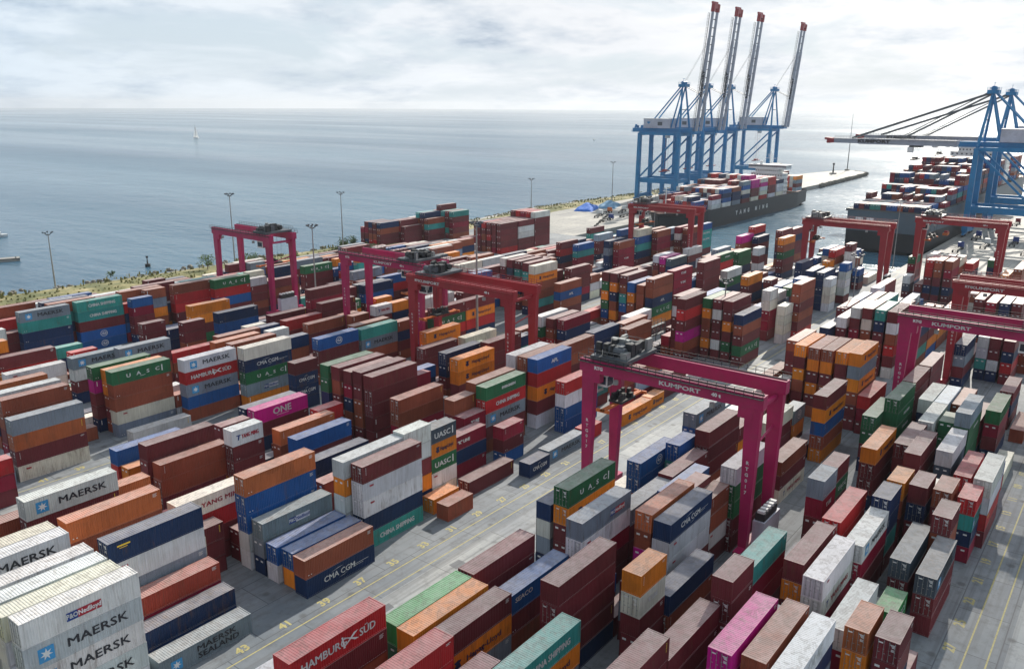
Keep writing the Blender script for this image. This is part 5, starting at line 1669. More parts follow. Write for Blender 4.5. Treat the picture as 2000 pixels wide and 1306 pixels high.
# ---------------------------------------------------------------- ship to shore cranes
def sts(Xc, Yw, s, raised, label, zg=48.0, apex=79.0, boom_len=80.0, reach=66.0, num=1, idn=1):
    """Yw waterside rail, s = direction of the water along Y"""
    t = thing('quay_crane', (Xc, Yw, 0), label=label, cat='quay crane', group='blue ship to shore cranes on the quays')
    B = MBLU; G = -30.0*s; hx = 9.0; TW = 2.7
    for x in (-hx, hx):
        for y, nm_ in ((0, 'leg'), (G, 'leg')):
            l = MB(); l.beam((x, y, 2.6), (x*.93, y, zg-1.6), TW, TW*.85, w1=TW*.85, h1=TW*.85); l.build('leg', B, t)
        d = MB(); d.beam((x*.97, G*.97, 16), (x*.93, 0, zg-3), .95, .95); d.build('diagonal_brace', B, t)
        d = MB(); d.beam((x*.97, G*.98, 14.2), (x*.97, -0.02*G, 14.2), 1.4, 3.4); d.build('portal_beam', B, t)
        d = MB(); d.beam((x*.94, G*.98, zg-2), (x*.94, -0.02*G, zg-2), 1.2, 2.0); d.build('portal_beam', B, t)
    for y in (0, G):
        m_ = MB(); m_.beam((-hx-1.5, y, 3.2), (hx+1.5, y, 3.2), 1.7, 2.2); m_.build('sill_beam', B, t)
        m_ = MB(); m_.beam((-hx*.95, y, zg-2.2), (hx*.95, y, zg-2.2), 1.4, 2.4); m_.build('top_cross_beam', B, t)
        m_ = MB(); m_.beam((-hx*.97, y, 14.2), (hx*.97, y, 14.2), 1.4, 2.6); m_.build('lower_cross_beam', B, t)
        for x in (-hx, hx):
            bg_ = MB(); bg_.box(x-4.2, y-.55, 1.2, x+4.2, y+.55, 2.2, 0)
            for q in range(8): bg_.cyl((x-3.6+q*1.03, y-.35, .5), (x-3.6+q*1.03, y+.35, .5), .45, 8, 1)
            bg_.build('bogie', [B, MRUB], t)
    gz = zg+.2; back = -38.5*s; fr = 9.0*s
    for x in (-3.4, 3.4):
        g_ = MB(); g_.beam((x, back, gz), (x, fr, gz), 1.4, 2.6); g_.build('main_girder', B, t)
    wk = MB(); wk.box(-5.6, min(back, fr), gz-1.5, -4.4, max(back, fr), gz-1.35); rails(wk, (-5.6, back, gz-1.35), (-5.6, fr, gz-1.35), 1.2, 16, 0, .12)
    for q in range(9): wk.beam((-3.4, back+q*(fr-back)/8, gz-.8), (3.4, back+q*(fr-back)/8, gz-.8), .5, .9)
    rnd = random.Random(idn)
    for q in range(16):
        yy = back+rnd.uniform(0, 14)*s; xx = rnd.uniform(-4, 3); wk.box(xx, yy-.5, gz+1.3, xx+rnd.uniform(.5, 2), yy+.6, gz+1.6+rnd.uniform(.3, 2.2))
    for q in range(14):
        yy = rnd.uniform(-34, 0)*s; xx = rnd.uniform(-4, 3); wk.box(xx, yy-.8, gz-3.4, xx+rnd.uniform(.5, 2), yy+.8, gz-1.6)
    wk.build('walkway', B, t)
    mh = MB(); a, b_ = sorted((-29.5*s, -9.0*s)); mh.box(-4.8, a, gz+1.35, 4.8, b_, gz+7.6, 0)
    mh.box(-4.84, a+6, gz+3.2, -4.8, a+9.5, gz+5.6, 1); mh.box(-5.0, a-.2, gz+7.6, 5.0, b_+.2, gz+7.9, 2)
    mho = mh.build('machinery_house', [MGRY, MSTL, MW], t)
    em = MB(); yy = (a if s > 0 else b_)-0.0; yc = -25.5*s
    i = len(em.v); em.v += [(-4.87, yc+1.3, gz+5.9), (-4.87, yc-1.5, gz+5.6), (-4.87, yc-.2, gz+4.1), (-4.87, yc+.9, gz+4.6)]; em.f.append((i, i+1, i+2, i+3)); em.m.append(0); em.c.append(None)
    em.build('emblem', B, t)
    ay = 2.5*(-1 if s < 0 else 1)*(-1)
    ap = Vector((0, ay, apex))
    for x in (-1, 1):
        f_ = MB(); f_.beam((x*7.6, 0, zg-1), (x*2.2, ay, apex-1), 1.15, 1.15, w1=.8, h1=.8); f_.build('apex_frame', B, t)
        f_ = MB(); f_.beam((x*3.4, -9*s, gz+1.5), (x*2.0, ay, apex-2), .9, .9, w1=.7, h1=.7); f_.build('apex_frame', B, t)
        f_ = MB(); f_.beam((x*3.4, -27.5*s, gz+7.7 if False else gz+1.4), (x*1.8, ay-.5*s, apex-1), .62, .75); f_.build('back_stay', B, t)
    tp = MB(); tp.box(-3.4, ay-2.6, apex-2.2, 3.4, ay+2.6, apex-.3); rails(tp, (-3.4, ay-2.6, apex-.3), (-3.4, ay+2.6, apex-.3), 1.2, 4, 0, .12); rails(tp, (3.4, ay-2.6, apex-.3), (3.4, ay+2.6, apex-.3), 1.2, 4, 0, .12)
    for x in (-2, 0, 2): tp.cyl((x-.5, ay, apex+.4), (x+.5, ay, apex+.4), 1.2, 10)
    tp.beam((-1, ay, apex+1), (-1, ay, apex+3.2), .15); tp.beam((-2, ay, apex+3.2), (1.2, ay, apex+3.2), .22)
    for q in (-.35, .35): tp.beam((q*8, ay*.6, zg+(apex-zg)*.45), (-q*8, ay*.6, zg+(apex-zg)*.45), .5)
    tp.build('apex_platform', B, t)
    # boom
    L = boom_len if raised else reach+10; hy = 10.0*s; hinge = Vector((0, hy, gz))
    if raised: dv = Vector((0, math.sin(R(5.0))*s, math.cos(R(5.0))))
    else: dv = Vector((0, s, 0.0))
    n_ = Vector((0, dv.z, -dv.y)) if True else None      # towards the underside
    up_ = Vector((1, 0, 0)).cross(dv)
    if (up_.z < 0 and not raised) or (raised and up_.y*s > 0): up_ = -up_
    for x in (-3.3, 3.3):
        b1 = MB(); b1.beam(hinge+Vector((x, 0, 0)), hinge+Vector((x, 0, 0))+dv*(L*.74), 1.1, 1.9 if raised else 3.0, upv=up_); b1.build('boom', MBOOM, t)
        b1 = MB(); b1.beam(hinge+Vector((x, 0, 0))+dv*(L*.74), hinge+Vector((x, 0, 0))+dv*(L*.94), 1.0, 1.5 if raised else 2.4, upv=up_); b1.build('boom', MBOOM, t)
        b1 = MB(); b1.beam(hinge+Vector((x, 0, 0))+dv*(L*.94), hinge+Vector((x, 0, 0))+dv*L, 1.5, 2.4, upv=up_); b1.build('boom_tip', MRED, t)
    tip = MB(); tip.beam(hinge+Vector((-3.8, 0, 0))+dv*(L*.985), hinge+Vector((3.8, 0, 0))+dv*(L*.985), 1.6, 2.8); 
    tip.beam(hinge+Vector((-3.8, 0, 0))+dv*(L*1.01)+up_*1.0, hinge+Vector((3.8, 0, 0))+dv*(L*1.01)+up_*1.0, 1.2, 1.2); tip.build('boom_tip', MRED, t)
    bx = MB()
    for q in range(14): p = hinge+dv*(L*(.04+.065*q)); bx.beam(p+Vector((-3.3, 0, 0))+up_*.6, p+Vector((3.3, 0, 0))+up_*.6, .4, .5)
    p0, p1 = hinge+Vector((-4.6, 0, 0))+up_*1.4, hinge+Vector((-4.6, 0, 0))+dv*(L*.93)+up_*1.4
    for q in range(41): p = p0.lerp(p1, q/40); bx.beam(p, p+up_*1.3, .1)
    bx.beam(p0, p1, .7, .1, upv=up_); bx.beam(p0+up_*1.3, p1+up_*1.3, .1); bx.beam(p0+up_*.7, p1+up_*.7, .1)
    bx.build('boom_walkway', MSTL, t)
    # lettering runs along the boom on the side facing the yard
    mb = MB(); me = text_mesh('KUMPORT', 1.5, 0, .14, 1.6, 1.05)
    if raised: M = Matrix(((0,0,-1,-3.3-.68),(0,1*s,0,0),(1,0,0,0),(0,0,0,1))); M = Matrix(((0, 0, -1, -3.99), (dv.y, up_.y, 0, 0), (dv.z, up_.z, 0, 0), (0, 0, 0, 1)))
    else: M = Matrix(((0, 0, -1, -3.99), (-1, 0, 0, 0), (0, 1, 0, 0), (0, 0, 0, 1)))
    cpos = hinge+dv*(L*.38 if raised else L*.62)
    M = Matrix.Translation((0, cpos.y, cpos.z)) @ M
    add_mesh(mb, me, M); mb.build('lettering', MK, t)
    if raised:
        for x in (-2.2, 2.2):
            f_ = MB(); f_.beam((x, ay+.3*s, apex-1.2), hinge+Vector((x, 0, 0))+dv*(L*.30)+up_*2.4, .3, .3); f_.beam(hinge+Vector((x, 0, 0))+dv*(L*.30)+up_*2.4, hinge+Vector((x, 0, 0))+dv*(L*.66)+up_*1.5, .34, .34); f_.build('fore_stay', MSTL, t)
        ro = MB()
        for x in (-.8, .8): ro.cyl((x, ay, apex), hinge+Vector((x, 0, 0))+dv*(L*.72)+up_*1.6, .07, 4)
        for q in range(9): p = hinge+dv*(L*(.08+.07*q))+up_*2.6; ro.box(p.x-5.4, p.y-.1, p.z, p.x-4.4, p.y+.1, p.z+.2)
        ro.build('hoist_ropes', MSTL, t)
    else:
        for x in (-2.6, 2.6):
            f_ = MB(); f_.beam((x*.8, ay, apex-1.4), hinge+Vector((x, 0, 0))+dv*(L*.80)+up_*1.6, .55, .8); f_.build('fore_stay', MSTL, t)
            f_ = MB(); f_.beam((x*.8, ay, apex-2.0), hinge+Vector((x, 0, 0))+dv*(L*.42)+up_*1.6, .4, .5); f_.build('fore_stay', MSTL, t)
        ro = MB()
        for x in (-1.6, -1.0, 1.0, 1.6): ro.cyl((x, ay, apex), hinge+Vector((x, 0, 0))+dv*(L*.45)+up_*1.6, .09, 4)
        ro.build('hoist_ropes', MSTL, t)
        # trolley, cab and spreader out over the hold
    ty = (-14 if raised else 30)*s; cb = MB(); cb.box(-3, ty-3, gz-2.4, 3, ty+3, gz-1.5, 1); cb.box(-3.2, ty+2.2*s-1.2, gz-5.2, -.6, ty+2.2*s+1.4, gz-2.4, 0)
    cb.build('trolley', [MW, MDK], t)
    sp = MB(); zs = 20 if raised else gz-9; sp.box(-6.1, ty-1.2, zs, 6.1, ty+1.2, zs+.6); sp.box(-2, ty-1, zs+.6, 2, ty+1, zs+1.6)
    for a in (-2, 2):
        for b2 in (-1, 1): sp.cyl((a, ty+b2, zs+1), (a, ty+b2, gz-2.4), .06, 4)
    sp.build('spreader', MRED if raised else MDK, t)
    st = MB(); xs = -hx-1.4; k_ = 9
    for q in range(k_):
        z0, z1 = 4+q*(zg-8)/k_, 4+(q+1)*(zg-8)/k_; y0, y1 = (G-1.2, G+1.8) if q % 2 else (G+1.8, G-1.2)
        st.beam((xs+hx*2+2.4, y0, z0), (xs+hx*2+2.4, y1, z1), .7, .15); st.box(xs+hx*2+1.9, min(y0, y1)-.6, z1, xs+hx*2+2.9, min(y0, y1)+3.4, z1+.1)
    st.build('stair_tower', B, t)
    return t
for i, (xc, lb) in enumerate(((532, 'blue quay crane with raised boom, leftmost of the four on the pier'), (569, 'blue quay crane with raised boom, second from the left on the pier'),
                              (608, 'blue quay crane with raised boom, third from the left on the pier'), (697, 'blue quay crane with raised boom standing apart, rightmost on the pier'))):
    sts(xc, 264, -1, True, lb, idn=i)
sts(487, 76.5, 1, False, 'blue quay crane at the right edge with its grey boom lowered, the nearer one', apex=73.0, zg=46.0, reach=56, idn=7)
sts(545, 76.5, 1, False, 'blue quay crane with lowered boom, behind the nearer one at right edge', apex=73.0, zg=46.5, reach=56, idn=8)
# ---------------------------------------------------------------- ships
def hull(name, t, L, Bm, zdeck, zkeel, mat_list, bow=1, band=None, transom=False, nseg=40, x0=0):
    """x from 0 (aft or bow) to L, y centred; sections lofted with flare"""
    mb = MB(); zs = [zkeel, zkeel+1.4, -1.6, 1.5, zdeck*.55, zdeck-1.2, zdeck+1.1]; rows = []
    for i in range(nseg+1):
        u = i/nseg; row = []
        for j, z in enumerate(zs):
            f = j/(len(zs)-1)
            wb = 1.0
            if u < .16: k = u/.16; wb = min(1, (0.02+.98*math.sin(k*math.pi/2)**(1.0-.45*f))) if not transom else (.82+.18*k if f > .45 else .25+.75*k+.0)
            if u > .88: k = (1-u)/.12; wb = min(wb, (.80+.2*k) if (f > .45 and bow == 0) else (.02+.98*math.sin(k*math.pi/2)**(1-.45*f)) if bow == 2 else (.35+.65*k if f < .45 else .84+.16*k))
            rake = (1-f)*(-1 if u < .5 else 1)*0
            xx = u*L
            if u < .2 and not transom: xx += (1-f)*(1-u/.2)*6.5
            if u < .2 and transom: xx += (max(0, .55-f))*(1-u/.2)*15
            row.append((xx, wb*Bm/2*(.72 if j == 0 else 1), z))
        rows.append(row)
    n = len(zs)
    for i in range(nseg):
        for j in range(n-1):
            a, b_, c_, d = rows[i][j], rows[i+1][j], rows[i+1][j+1], rows[i][j+1]
            mi = 1 if j < 2 else (2 if (band and j >= band) else 0)
            mb.quad((a[0], -a[1], a[2]), (b_[0], -b_[1], b_[2]), (c_[0], -c_[1], c_[2]), (d[0], -d[1], d[2]), mi)
            mb.quad((b_[0], b_[1], b_[2]), (a[0], a[1], a[2]), (d[0], d[1], d[2]), (c_[0], c_[1], c_[2]), mi)
        a, b_ = rows[i][n-1], rows[i+1][n-1]; zd = zdeck-.2
        mb.quad((a[0], -a[1], zd), (b_[0], -b_[1], zd), (b_[0], b_[1], zd), (a[0], a[1], zd), 3)
    for row, fl in ((rows[0], 1), (rows[-1], 0)):
        for j in range(n-1):
            a, d = row[j], row[j+1]; q = [(a[0], a[1], a[2]), (a[0], -a[1], a[2]), (d[0], -d[1], d[2]), (d[0], d[1], d[2])]
            if not fl: q = q[::-1]
            mb.quad(*q, 1 if j < 2 else (2 if (band and j >= band) else 0))
    return mb.build('hull', mat_list, t)
MHB = paint('hull_black', (38, 42, 46), 0.5, scale=0.1); MHR = paint('hull_red', (110, 42, 38), 0.6, scale=0.1); MHG = paint('hull_grey', (78, 96, 108), 0.5, scale=.1)
MDECK = paint('deck_brown', (112, 66, 52), 0.7); MHATCH = paint('hatch_grey', (96, 100, 100), 0.7)
def bridge(t, x, Bm, z, floors=7, Lb=14, mast=True):
    mb = MB(); zz = z
    for k in range(floors):
        w_ = Bm*.82 if k < floors-2 else (Bm*.6 if k == floors-2 else Bm*.98); l = Lb-(k > 2)*2
        mb.box(x-l/2, -w_/2, zz, x+l/2, w_/2, zz+2.75, 0); mb.box(x-l/2-.5, -w_/2-.5, zz+2.75, x+l/2+.5, w_/2+.5, zz+2.85, 0)
        zz += 2.86
    s = mb.build('superstructure', MCREAM, t)
    wn = MB(); zz = z
    for k in range(floors):
        w_ = Bm*.82 if k < floors-2 else (Bm*.6 if k == floors-2 else Bm*.98); l = Lb-(k > 2)*2
        n = 12 if k < floors-1 else 18
        for q in range(n):
            yy = -w_/2+w_*(q+.5)/n; wd = w_/n*(.18 if k < floors-1 else .42)
            for sx in (-1, 1):
                xx = x+sx*(l/2+.02); wn.box(min(xx, xx+sx*.03), yy-wd, zz+1.2, max(xx, xx+sx*.03), yy+wd, zz+2.1)
        for q in range(4):
            xx = x-l/2+l*(q+.5)/4
            for sy in (-1, 1): yy = sy*(w_/2+.02); wn.box(xx-.35, min(yy, yy+sy*.03), zz+1.2, xx+.35, max(yy, yy+sy*.03), zz+2.0)
        zz += 2.86
    wn.build('windows', MGLS, t)
    fn = MB(); fn.box(x+Lb*.5+2, -3.5, z, x+Lb*.5+9, 3.5, z+floors*2.5, 0); fn.box(x+Lb*.5+2.5, -3, z+floors*2.5, x+Lb*.5+8.5, 3, z+floors*2.5+2.6, 1); fn.build('funnel', [MCREAM, MHB], t)
    m_ = MB(); m_.cyl((x, 0, zz), (x, 0, zz+9), .35, 6, r1=.2); m_.beam((x, -3.5, zz+4), (x, 3.5, zz+4), .25); m_.beam((x, -2.2, zz+6.5), (x, 2.2, zz+6.5), .2); m_.box(x-.3, -1.6, zz+5.1, x+.3, 1.6, zz+5.5)
    m_.cyl((x-3, 5, zz), (x-3, 5, zz+2.2), 1.1, 8); m_.cyl((x-3, -6, zz), (x-3, -6, zz+5), .15, 5); m_.cyl((x-2, 9, zz), (x-2, 9, zz+4), .12, 5); m_.build('mast', MCREAM, t)
t1 = thing('container_ship', (408, 216, -3.2), label='black hulled container ship moored under the four blue cranes with raised booms', cat='container ship')
hull('hull', t1, 200, 32, 9.5, -6, [MHB, MHR, MHB, MDECK])
mb = MB()
for k, ch in enumerate('YANG MING'):
    if ch == ' ': continue
    add_mesh(mb, text_mesh(ch, 2.3, 0, .2, 1.1), Matrix.Translation((70+k*6.0, -16.15, 5.6)) @ TM)
mb.build('lettering', MW, t1)
bridge(t1, 160, 27, 9.3, 7, 12)
mb = MB(); mb.cyl((9, 0, 9), (9, 0, 24), .4, 6, r1=.2); mb.beam((9, -2, 22), (9, 2, 22), .3); mb.build('foremast', MCREAM, t1)
mb = MB()
for q in range(9): mb.box(22+q*14.2, -14.5, 9.35, 34.4+q*14.2, 14.5, 10.3)
mb.build('hatch_covers', MHATCH, t1)
rcg = random.Random(21)
CW = 'MMMMBBRNNUUWWYCDTLM'
def cargo(x, yc, z0, nrow, heights, L=12.19, codes=CW):
    for r_ in range(nrow):
        h = heights(r_) if callable(heights) else heights
        for k in range(h):
            far_container(x, yc-nrow*2.5/2+r_*2.5, z0+k*2.62, 2.60, L, rcg.choice(codes), None, None, False)
base = 7.2
tops = [3, 3, 4, 4, 5, 6, 5, 5, 4]
for q, hh in enumerate(tops):
    nr = 9 if q == 0 else 12
    cargo(408+22.1+q*14.2, 216, base, nr, (lambda hh: (lambda r_: max(1, hh-(1 if rcg.random() < .25 else 0))))(hh), codes=('MMBNNUUWWCYDRM' if q < 5 else 'WWCMMWRNPD'))
for q in range(2): cargo(408+176+q*0, 216, base, 11, lambda r_: rcg.choice([3, 4, 4, 5]), codes='GYOWMDRWL') if q == 0 else None
t2 = thing('container_ship', (416, 101, -3.2), label='grey and dark hulled container ship at the right quay, seen from its stern', cat='container ship')
hull('hull', t2, 330, 41, 18.5, -7, [MHB, MHR, MHG, MDECK], transom=True, band=4)
mb = MB()
for y0 in (6, 11): mb.box(-.08, y0-1.5, 13.3, .02, y0+1.8, 16.4)
mb.build('mooring_opening', MCREAM, t2)
bridge(t2, 232, 42, 18.5, 9, 16)
mb = MB()
for q in range(20): 
    if 14 <= q <= 16: continue
    mb.box(6+q*14.4, -19.5, 18.35, 19+q*14.4, 19.5, 19.6)
mb.build('hatch_covers', MHATCH, t2)
hp = [0, 1, 2, 3, 3, 5, 4, 6, 5, 6, 7, 7, 6, 6]
for q, hh in enumerate(hp):
    cargo(416+6.3+q*14.4, 101, 16.5, 13 if q < 2 else 15, (lambda hh, q: (lambda r_: max(1, hh-(2 if (r_ > 9 and q in (3, 6, 9)) else 0)-(1 if rcg.random() < .3 else 0))))(hh, q), codes='MMMBBRNNUUNYSDDTMM')
for q in range(2): cargo(416+256+q*14.4, 101, 16.5, 15, lambda r_: rcg.choice([5, 6]), codes='MMBNUNYD')
lb_ = thing('rescue_boat', (446, 79.0, 5.0), label='orange rescue boat hanging at the dark ship side by the quay', cat='boat')
mb = MB(); mb.beam((-3, 0, 0), (3, 0, 0), 2.2, 1.2, w1=1.6); mb.beam((3, 0, 0), (4.6, 0, .3), 1.6, 1.0, w1=.3, h1=.5); mb.build('hull', MORG, lb_)
mb = MB(); mb.box(-2, -.7, .61, .8, .7, 1.5); mb.build('cabin', MRED, lb_)
# small sailing boat and launches on the open sea
def launch(x, y, s_, label, sail=False, rz=.4):
    t = thing('sailing_boat' if sail else 'motor_boat', (x, y, -3.2), rz, label=label, cat='boat')
    mb = MB(); n = 8; pts = []
    for k in range(n+1):
        u = k/n; w_ = math.sin(min(1, u*1.6+.25)*math.pi/2)*(1-max(0, u-.55)/.45*.98); pts.append((u*9*s_-4*s_, w_*1.5*s_))
    for (xa, wa), (xb, wb_) in zip(pts, pts[1:]):
        for sg in (-1, 1):
            q = [(xa, sg*wa*.6, -.4), (xb, sg*wb_*.6, -.4), (xb, sg*wb_, 1.0*s_), (xa, sg*wa, 1.0*s_)]; mb.quad(*(q if sg < 0 else q[::-1]))
        mb.quad((xa, -wa, .95*s_), (xb, -wb_, .95*s_), (xb, wb_, .95*s_), (xa, wa, .95*s_))
    mb.quad((pts[0][0], -pts[0][1]*.6, -.4), (pts[0][0], -pts[0][1], s_), (pts[0][0], pts[0][1], s_), (pts[0][0], pts[0][1]*.6, -.4))
    mb.build('hull', MW, t)
    mb = MB(); mb.box(-1.8*s_, -.8*s_, s_*.95, .8*s_, .8*s_, 1.9*s_); mb.build('cabin', MCREAM, t)
    if sail:
        mb = MB(); mb.cyl((0, 0, 1), (0, 0, 15*s_), .12*s_, 5); mb.build('mast', MDK, t)
        mb = MB(); mb.quad((.1, 0, 2), (-4*s_, .3, 2.2), (-.2, .25, 13*s_), (.1, 0, 14*s_)); mb.quad((.3, 0, 2), (.3, 0, 12*s_), (4*s_, -.3, 2.2), (4*s_, -.3, 2)); mb.build('sail', MW, t)
launch(989, 1601, 2.0, 'small sailing boat alone on the open sea at left', True)
launch(173, 474, 1.3, 'small white motor boat at the left edge of the sea above the floating pier', rz=2.9)
launch(1500, 950, 1.6, 'tiny motor boat on the sea left of the blue cranes')
fp = thing('floating_pier', (146, 397, -3.2), R(-20), label='low concrete floating pier at the left edge of the sea', cat='pier')
mb = MB(); mb.box(-34, -2.3, -.5, 6.5, 2.3, 1.3, 0); mb.box(-34, -2.5, 1.0, 6.7, -2.3, 1.25, 1); mb.box(-34, 2.3, 1.0, 6.7, 2.5, 1.25, 1); mb.build('deck', [MQ, MRUB], fp)
mb = MB()
for q in range(6): mb.cyl((-32+q*7.4, -1.6, 1.3), (-32+q*7.4, -1.6, 1.9), .25, 6)
mb.build('bollards', MDK, fp)
by = thing('buoy', (179.5, 336.5, -3.2), label='dark marker buoy floating close to the shore at left', cat='buoy')
mb = MB(); mb.cyl((0, 0, -.3), (0, 0, 1.2), 1.1, 10); mb.build('float', MDK, by); mb = MB(); mb.cyl((0, 0, 1.2), (0, 0, 4.0), .35, 6, r1=.15); mb.box(-.35, -.35, 3.8, .35, .35, 4.6); mb.build('top_mark', MDK, by)

# ---------------------------------------------------------------- light masts
def mast(x, y, H, label, heads=8, r=.32, z=0):
    t = thing('light_mast', (x, y, z), label=label, cat='light mast', group='tall floodlight masts')
    mb = MB(); mb.cyl((0, 0, 0), (0, 0, H), r, 10, r1=r*.45); mb.box(-.6, -.6, 0, .6, .6, .5); mb.build('pole', MGAL, t)
    mb = MB(); mb.cyl((0, 0, H-.2), (0, 0, H+.05), .75, 12); mb.build('platform', MSTL, t)
    for k in range(heads):
        a = 2*math.pi*k/heads; dx, dy = math.cos(a), math.sin(a); mb = MB()
        mb.beam((dx*.7, dy*.7, H), (dx*1.6, dy*1.6, H+.6), .1); mb.box(dx*1.6-.2, dy*1.6-.2, H+.5, dx*1.6+.2, dy*1.6+.2, H+.95); mb.build('floodlight', MSTL, t)
    return t
mast(128.6, 307.0, 19.3, 'leaning grey light mast on the grass shore at far left', 5)
mast(187.6, 284.5, 29.7, 'thin light mast on the shore behind the leftmost magenta gantry crane')
mast(247, 289, 25.5, 'thin light mast on the shore above the flat roofs, left of centre', 6)
mast(164, 206.0, 27.0, 'short-looking light mast right beside the leftmost magenta gantry crane')
mast(165, 140.0, 33.5, 'tall pale light mast rising behind the red gantry crane left of centre', 10, .42)
mast(409, 303, 20.7, 'small light mast on the shore road left of the pier cranes', 6)
mast(484, 291, 27.7, 'light mast on the pier just left of the blue cranes', 6)
mast(200.7, 87.6-2.3, 19.5, 'light mast standing before the tall colourful stack right of centre', 9)
mast(361, 82, 27.0, 'thin light mast at the quay corner before the grey ship stern', 4, .22)
mast(236, 62.8, 24.0, 'light mast beside the far end of the central road', 6, .22)
mast(330, 176, 27, 'thin light mast beside the pier ship stern container rows', 4, .2)
tw = thing('signal_mast', (920, 266, 0), label='slender signal mast standing on the tip of the jetty', cat='mast')
mb = MB(); mb.cyl((0, 0, 0), (0, 0, 58), .55, 6, r1=.15); mb.build('pole', MSTL, tw); mb = MB(); mb.box(-2, -2, 0, 2, 2, 1.5); mb.build('footing', MQ, tw)
nv = thing('harbour_beacon', (860, 262, 0), label='small dark beacon on the jetty left of the signal mast', cat='beacon')
mb = MB(); mb.cyl((0, 0, 0), (0, 0, 1.5), 3.5, 8); mb.build('base', MQ, nv); mb = MB(); mb.cyl((0, 0, 1.5), (0, 0, 9), .9, 8, r1=.5); mb.box(-.8, -.8, 9, .8, .8, 11); mb.build('tower', MDK, nv)

# ---------------------------------------------------------------- shrubs and trees on the shore
MLF = [paint('leaves', (108, 132, 58), 0.8, scale=.9), paint('leaves_dark', (80, 104, 52), 0.8, scale=.9)]; MBK = paint('bark', (88, 70, 54), 0.9)
def tree(x, y, h, r, label, k=0, n=380):
    t = thing('shrub_tree', (x, y, 0.3), label=label, cat='tree', group='trees and bushes on the shore strip'); q = random.Random(int(x*7+y))
    mb = MB(); mb.cyl((0, 0, 0), (.2, .1, h*.5), .22, 6, r1=.1)
    for j in range(5):
        a = q.uniform(0, 6.28); mb.cyl((.1, 0, h*.25), (math.cos(a)*r*.6, math.sin(a)*r*.6, h*q.uniform(.5, .8)), .09, 5, r1=.03)
    mb.build('trunk', MBK, t); mb = MB(); cl_ = [(q.uniform(-.6, .6)*r, q.uniform(-.6, .6)*r, h*q.uniform(.35, .85), q.uniform(.3, .55)*r) for _ in range(9)]
    for j in range(n):
        cx, cy, cz, cr = q.choice(cl_); d = Vector((q.gauss(0, 1), q.gauss(0, 1), q.gauss(0, .8))).normalized()*cr*q.uniform(.5, 1.1)
        p = Vector((cx, cy, cz))+d; s_ = q.uniform(.18, .42); a = Vector((q.gauss(0, 1), q.gauss(0, 1), q.gauss(0, 1))).normalized(); b_ = a.cross(Vector((q.random(), q.random(), 1))).normalized()
        mb.quad(tuple(p-a*s_), tuple(p-b_*s_*.7), tuple(p+a*s_), tuple(p+b_*s_*.7), q.choice([0, 0, 1]) if k == 0 else 1)
    mb.build('crown', MLF, t)
tree(181, 293.5, 6.5, 3.6, 'round yellow-green bush on the shore between the legs of the leftmost gantry crane')
tree(193, 281, 7.5, 4.0, 'taller green tree on the shore inside the leftmost gantry crane opening', 0)
tree(200, 278, 4.5, 3.0, 'low green bush on the shore just right of the taller tree')
tree(150, 309.5, 2.5, 1.6, 'tiny dark bush at the water edge on the left shore', 1, 120)
tree(250, 292, 5.0, 4.2, 'wide dark bush on the shore left of the small container group', 1)
tree(257, 293, 4.5, 3.6, 'dark bush hugging the left corner of the small container group', 1)
tree(240, 276, 4.0, 3.0, 'scrubby green bush in front of the shore mast left of centre')
tree(236, 280, 3.5, 3.0, 'scrubby olive bush beside the shore mast left of centre', 1)
tree(218, 286, 3.0, 2.0, 'small green bush on the sandy strip right of the leftmost gantry crane')

# ---------------------------------------------------------------- trucks, trailers, tarpaulin heap, yard odds and ends
def truck(x, y, rz, label, cab=MW, load=None, group='terminal trucks parked on the quays'):
    t = thing('terminal_truck', (x, y, 0), rz, label=label, cat='truck', group=group)
    mb = MB(); mb.box(13.2, -1.2, .9, 15.2, 1.2, 3.3, 0); mb.box(15.2, -1.2, .9, 15.9, 1.2, 1.8, 0); mb.box(15.19, -1.0, 2.1, 15.23, 1.0, 3.1, 1); mb.build('cab', [cab, MGLS], t)
    mb = MB(); mb.box(0, -.55, 1.1, 13.4, -.3, 1.35); mb.box(0, .3, 1.1, 13.4, .55, 1.35)
    for q in range(7): mb.box(.2+q*2.0, -1.2, 1.15, .4+q*2.0, 1.2, 1.3)
    mb.build('chassis', MDK, t)
    for wx in (1.2, 2.5, 11.6, 14.6):
        for wy in (-1.05, 1.05): mb = MB(); mb.cyl((wx, wy-.2, .5), (wx, wy+.2, .5), .5, 10); mb.build('wheel', MRUB, t)
    return t
tl = [(404, 250, 'blue'), (418, 262, 'white'), (432, 268, 'orange'), (446, 262, 'white'), (463, 270, 'blue'), (478, 264, 'red'), (430, 252, 'white'), (452, 246, 'yellow')]
tc_ = {'white': MW, 'orange': MORG, 'blue': MBL, 'red': MRED, 'yellow': MYL}
ordn = ['nearest', 'second', 'third', 'fourth', 'fifth', 'sixth', 'seventh', 'eighth', 'ninth']
for i, (x, y, c_) in enumerate(tl): truck(x, y, R(20 if i % 2 else 6), '%s terminal truck %s from the camera beside the blue tarpaulin heap' % (c_, ordn[i]), tc_[c_])
for i, (x, y, c_) in enumerate([(420, 70, 'blue'), (440, 62, 'white'), (466, 70, 'blue'), (490, 62, 'white'), (400, 52, 'red'), (515, 70, 'white'), (455, 52, 'blue'), (540, 62, 'red'), (430, 44, 'white')]):
    truck(x, y, 0, '%s terminal truck %s from the camera on the right quay under the blue cranes' % (c_, ordn[i]), tc_[c_])
